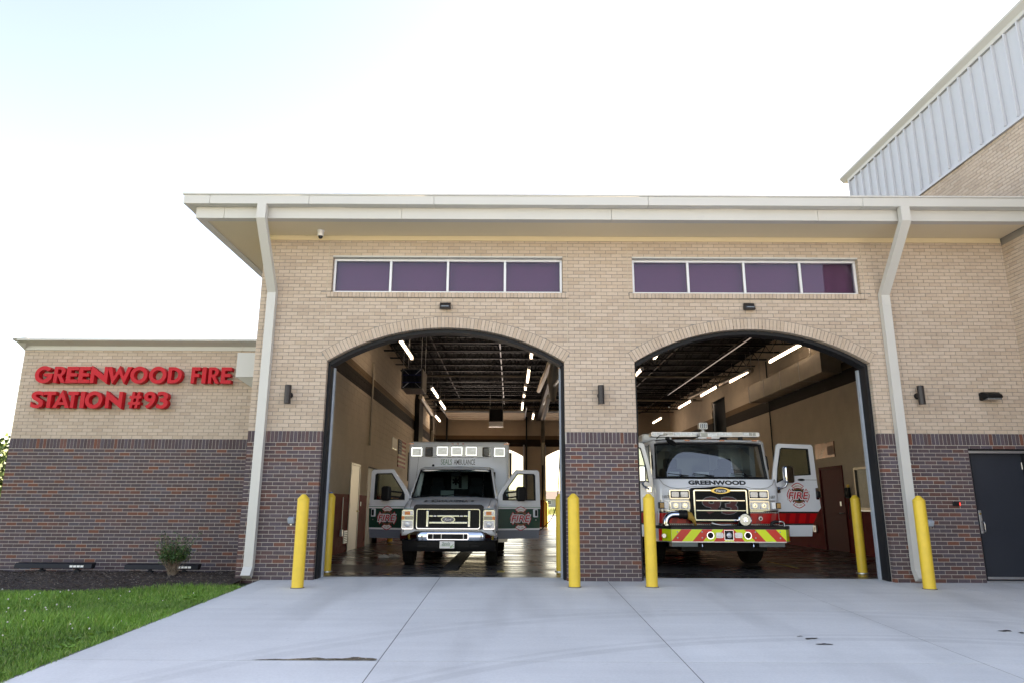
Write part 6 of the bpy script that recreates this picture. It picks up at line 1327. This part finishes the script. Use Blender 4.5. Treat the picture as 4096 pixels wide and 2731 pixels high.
# roof equipment
lb = link('light_bar', None, eng, (-.01, 1.33, 2.70)); MB().prism(rrect(-1.18, 1.18, 0, .095, .03), -.14, .14, 'y').build('base', 'alu', lb, smooth=40)
xx = -1.165
for wd, m_ in ((.10, 'lens_clear'), (.14, 'lens_clear'), (.24, 'paper'), (.15, 'lens_clear'), (.24, 'lens_clear'), (.13, 'lens_clear'), (.24, 'lens_clear'), (.13, 'lens_clear'), (.24, 'lens_clear'), (.13, 'lens_clear'), (.24, 'paper'), (.13, 'lens_clear'), (.08, 'lens_dim'), (.08, 'lens_dim')):
    MB().box(xx+.006, min(xx+wd-.006, 1.165), -.155, -.141, .02, .085).build('module', m_, lb, bevel=.004); xx += wd
for x in (-.8, .8): MB().box(x-.03, x+.03, -.08, .08, -.08, 0).build('foot', 'dark_steel', lb)
sp_ = link('spotlight', None, eng, (-.02, 1.33, 2.80)); MB().lathe([(.07, -.005), (.07, .02), (.045, .03), (.04, .07)], n=16).build('pedestal', 'alu', sp_, smooth=40); MB().prism(rrect(-.095, .095, .065, .215, .03), -.06, .08, 'y').build('head', 'alu', sp_, smooth=30, bevel=.008); MB().prism(rrect(-.075, .075, .085, .195, .02), -.064, -.0605, 'y').build('face', 'black_paint', sp_)
for r_ in (0, 1):
    for c in range(3): MB().prism(circ(-.045+c*.045, .118+r_*.045, .018, n=12), -.072, -.0645, 'y').build('led', 'lens_clear', sp_)
cl = link('scene_light', None, eng, (.0, 1.03, 2.63)); MB().box(-.18, .18, -.05, .10, .035, .135).build('housing', 'alu', cl, bevel=.008); MB().box(-.165, -.02, -.058, -.0505, .045, .125).build('lens', 'lens_dim', cl); MB().box(-.01, .165, -.058, -.0505, .045, .125).build('lens', 'lens_clear', cl); MB().box(-.23, .23, -.06, .12, .01, .034).build('shelf', 'vehicle_white', cl); MB().box(-.05, .05, -.072, -.061, .012, .03).build('marker_light', 'lens_amber', cl)
for x in (-.45, .30, 1.0): MB().box(x-.05, x+.05, 1.03, 1.07, 2.592, 2.612).build('marker_light', 'lens_amber', cab)
q = MB(); q.tube([(-1.10, 1.10, 2.64), (-1.05, .98, 2.70), (-.90, .92, 2.71)], .010, 6); q.tube([(-1.12, 1.10, 2.60), (-1.0, .9, 2.60), (-.9, .88, 2.60)], .010, 6); q.build('mirror_bracket', 'black_plastic', cab)
MB().lathe([(.12, 0), (.118, .015), (.06, .05), (.001, .06)], ax='y', n=24).xf(Matrix.Translation((-.82, .90, 2.55)) @ Matrix.Rotation(R(35), 4, 'Z') @ Matrix.Rotation(R(-50), 4, 'X') @ Matrix.Rotation(R(25), 4, 'Y')).build('convex_mirror', 'black_plastic', cab, smooth=40)
# doors
def eng_door(sg):
    ang = R(80); hx, hy = sg*1.255, .86
    ex = (math.sin(ang), sg*math.cos(ang), 0); ey = (-sg*math.cos(ang), math.sin(ang), 0); M = frame_matrix((hx, hy, 0), ex, ey)
    d = link('door', None, eng); d.matrix_local = M; X = lambda pts: [(sg*s_, z) for s_, z in pts]; T = .06
    low = [(-.02, .62), (.80, .62), (.84, .85), (.98, 1.10), (1.06, 1.20), (1.03, 1.66), (-.01, 1.66)]
    def slab(a, b_, m_, nm):
        p = [q_ for q_ in clip_half(clip_half(low, 0, 1, a), 0, -1, -b_)]; MB().prism(X(p), 0, T, 'y').build(nm, m_, d)
    slab(.62, .848, 'vehicle_white', 'lower_panel'); slab(.848, .884, 'decal_black', 'band_border'); slab(.884, 1.085, 'vehicle_red', 'red_band'); slab(1.085, 1.12, 'decal_black', 'band_border'); slab(1.12, 1.66, 'vehicle_white', 'upper_panel')
    MB().ring(X([(-.01, 1.66), (1.03, 1.66), (1.0, 2.48), (.96, 2.52), (.20, 2.53), (.16, 2.50), (.05, 2.0)]), X([(.09, 1.70), (.42, 1.85), (.90, 1.88), (.885, 2.43), (.27, 2.445), (.23, 2.42), (.13, 2.0)]), .003, T-.004, 'y').build('window_frame', 'vehicle_white', d, bevel=.008)
    MB().prism(X([(.10, 1.71), (.42, 1.85), (.895, 1.885), (.88, 2.425), (.27, 2.44), (.14, 2.0)]), .028, .034, 'y').build('window_glass', 'clear_glass', d)
    MB().ring(X([(.09, 1.70), (.42, 1.85), (.90, 1.88), (.885, 2.43), (.27, 2.445), (.23, 2.42), (.13, 2.0)]), X([(.11, 1.73), (.42, 1.87), (.88, 1.90), (.865, 2.41), (.28, 2.425), (.25, 2.40), (.15, 2.0)]), .0, T-.01, 'y').build('window_seal', 'black_plastic', d)
    e_ = emblem(1.0); e_.xf(Matrix.Translation((sg*.56, -.002, 1.45))); e_.build('emblem', EMB, d, fix=False)
    for xa in (.2, .42, .66): MB().prism(X([(xa, .89), (xa+.09, .89), (xa+.14, 1.08), (xa+.05, 1.08)]), -.0015, -.0002, 'y').build('band_flash', 'deep_red', d)
    MB().prism([(sg*.66+.085*math.cos(a), 1.775+.024*math.sin(a)) for a in [2*math.pi*k/24 for k in range(24)]], -.006, .0025, 'y').build('grip', 'black_plastic', d); MB().box(*sorted((sg*.745, sg*1.02)), -.002, .0028, 1.772, 1.779).build('seam', 'black_paint', d)
    MB().prism(rrect(*sorted((sg*.96, sg*1.03)), 1.37, 1.61, .02), -.02, -.0005, 'y').build('handle_plate', 'chrome', d, smooth=40); MB().prism(rrect(*sorted((sg*.985, sg*1.05)), 1.41, 1.54, .02), -.045, -.0205, 'y').build('handle', 'black_plastic', d, smooth=40)
    MB().box(*sorted((sg*.04, sg*.15)), -.03, -.0005, 1.50, 1.62).build('mirror_mount', 'chrome', d, bevel=.006); MB().tube([(sg*.10, -.02, 1.57), (sg*.20, -.14, 1.63), (sg*.24, -.16, 1.72)], .022, 8).build('mirror_arm', 'chrome', d, smooth=60); MB().prism(rrect(*sorted((sg*.15, sg*.36)), 1.70, 2.05, .05, 5), -.26, -.13, 'y').build('mirror_head', 'chrome', d, bevel=.03, seg=3)
    MB().prism(rrect(*sorted((sg*.17, sg*.34)), 1.72, 2.03, .04, 5), -.129, -.120, 'y').build('mirror_glass', 'black_plastic', d)
    for k in range(4): z = .7+k*.24; MB().cyl((sg*.0, -.008, z), .012, .18, 'z', 8).build('hinge', 'alu', d)
eng_door(-1); eng_door(1)
# body behind the cab, wheels
bd_ = link('rear_body', None, eng); MB().box(-1.24, 1.24, 3.6, 9.0, .55, 2.70).build('body', 'vehicle_white', bd_, bevel=.03); MB().box(-1.20, -.5, 2.2, 3.4, 2.66, 2.86).build('roof_box', 'vehicle_white', bd_, bevel=.04); MB().box(.6, 1.28, 2.4, 3.3, 2.05, 2.62).build('side_locker', 'vehicle_white', bd_, bevel=.02); MB().box(-.8, .8, 2.0, 3.3, 2.645, 2.70).build('roof_plate', 'dark_steel', bd_); MB().box(-1.1, 1.1, 3.42, 3.59, .6, 2.6).build('pump_gap', 'black_paint', bd_)
for s in (-1, 1):
    for z in (.92, 1.05): MB().box(min(s*1.245, s*1.252), max(s*1.245, s*1.252), 3.7, 8.9, z, z+.06).build('side_band', 'vehicle_red', bd_)
    wheel(s*1.06, 2.05, .53, .34, eng, s); wheel(s*1.0, 7.0, .53, .34, eng, s)
MB().box(-.85, .85, .35, 8.5, .36, .54).build('chassis', 'black_paint', eng); MB().box(-.9, .9, 1.95, 2.15, .30, .52).build('axle', 'black_paint', eng)
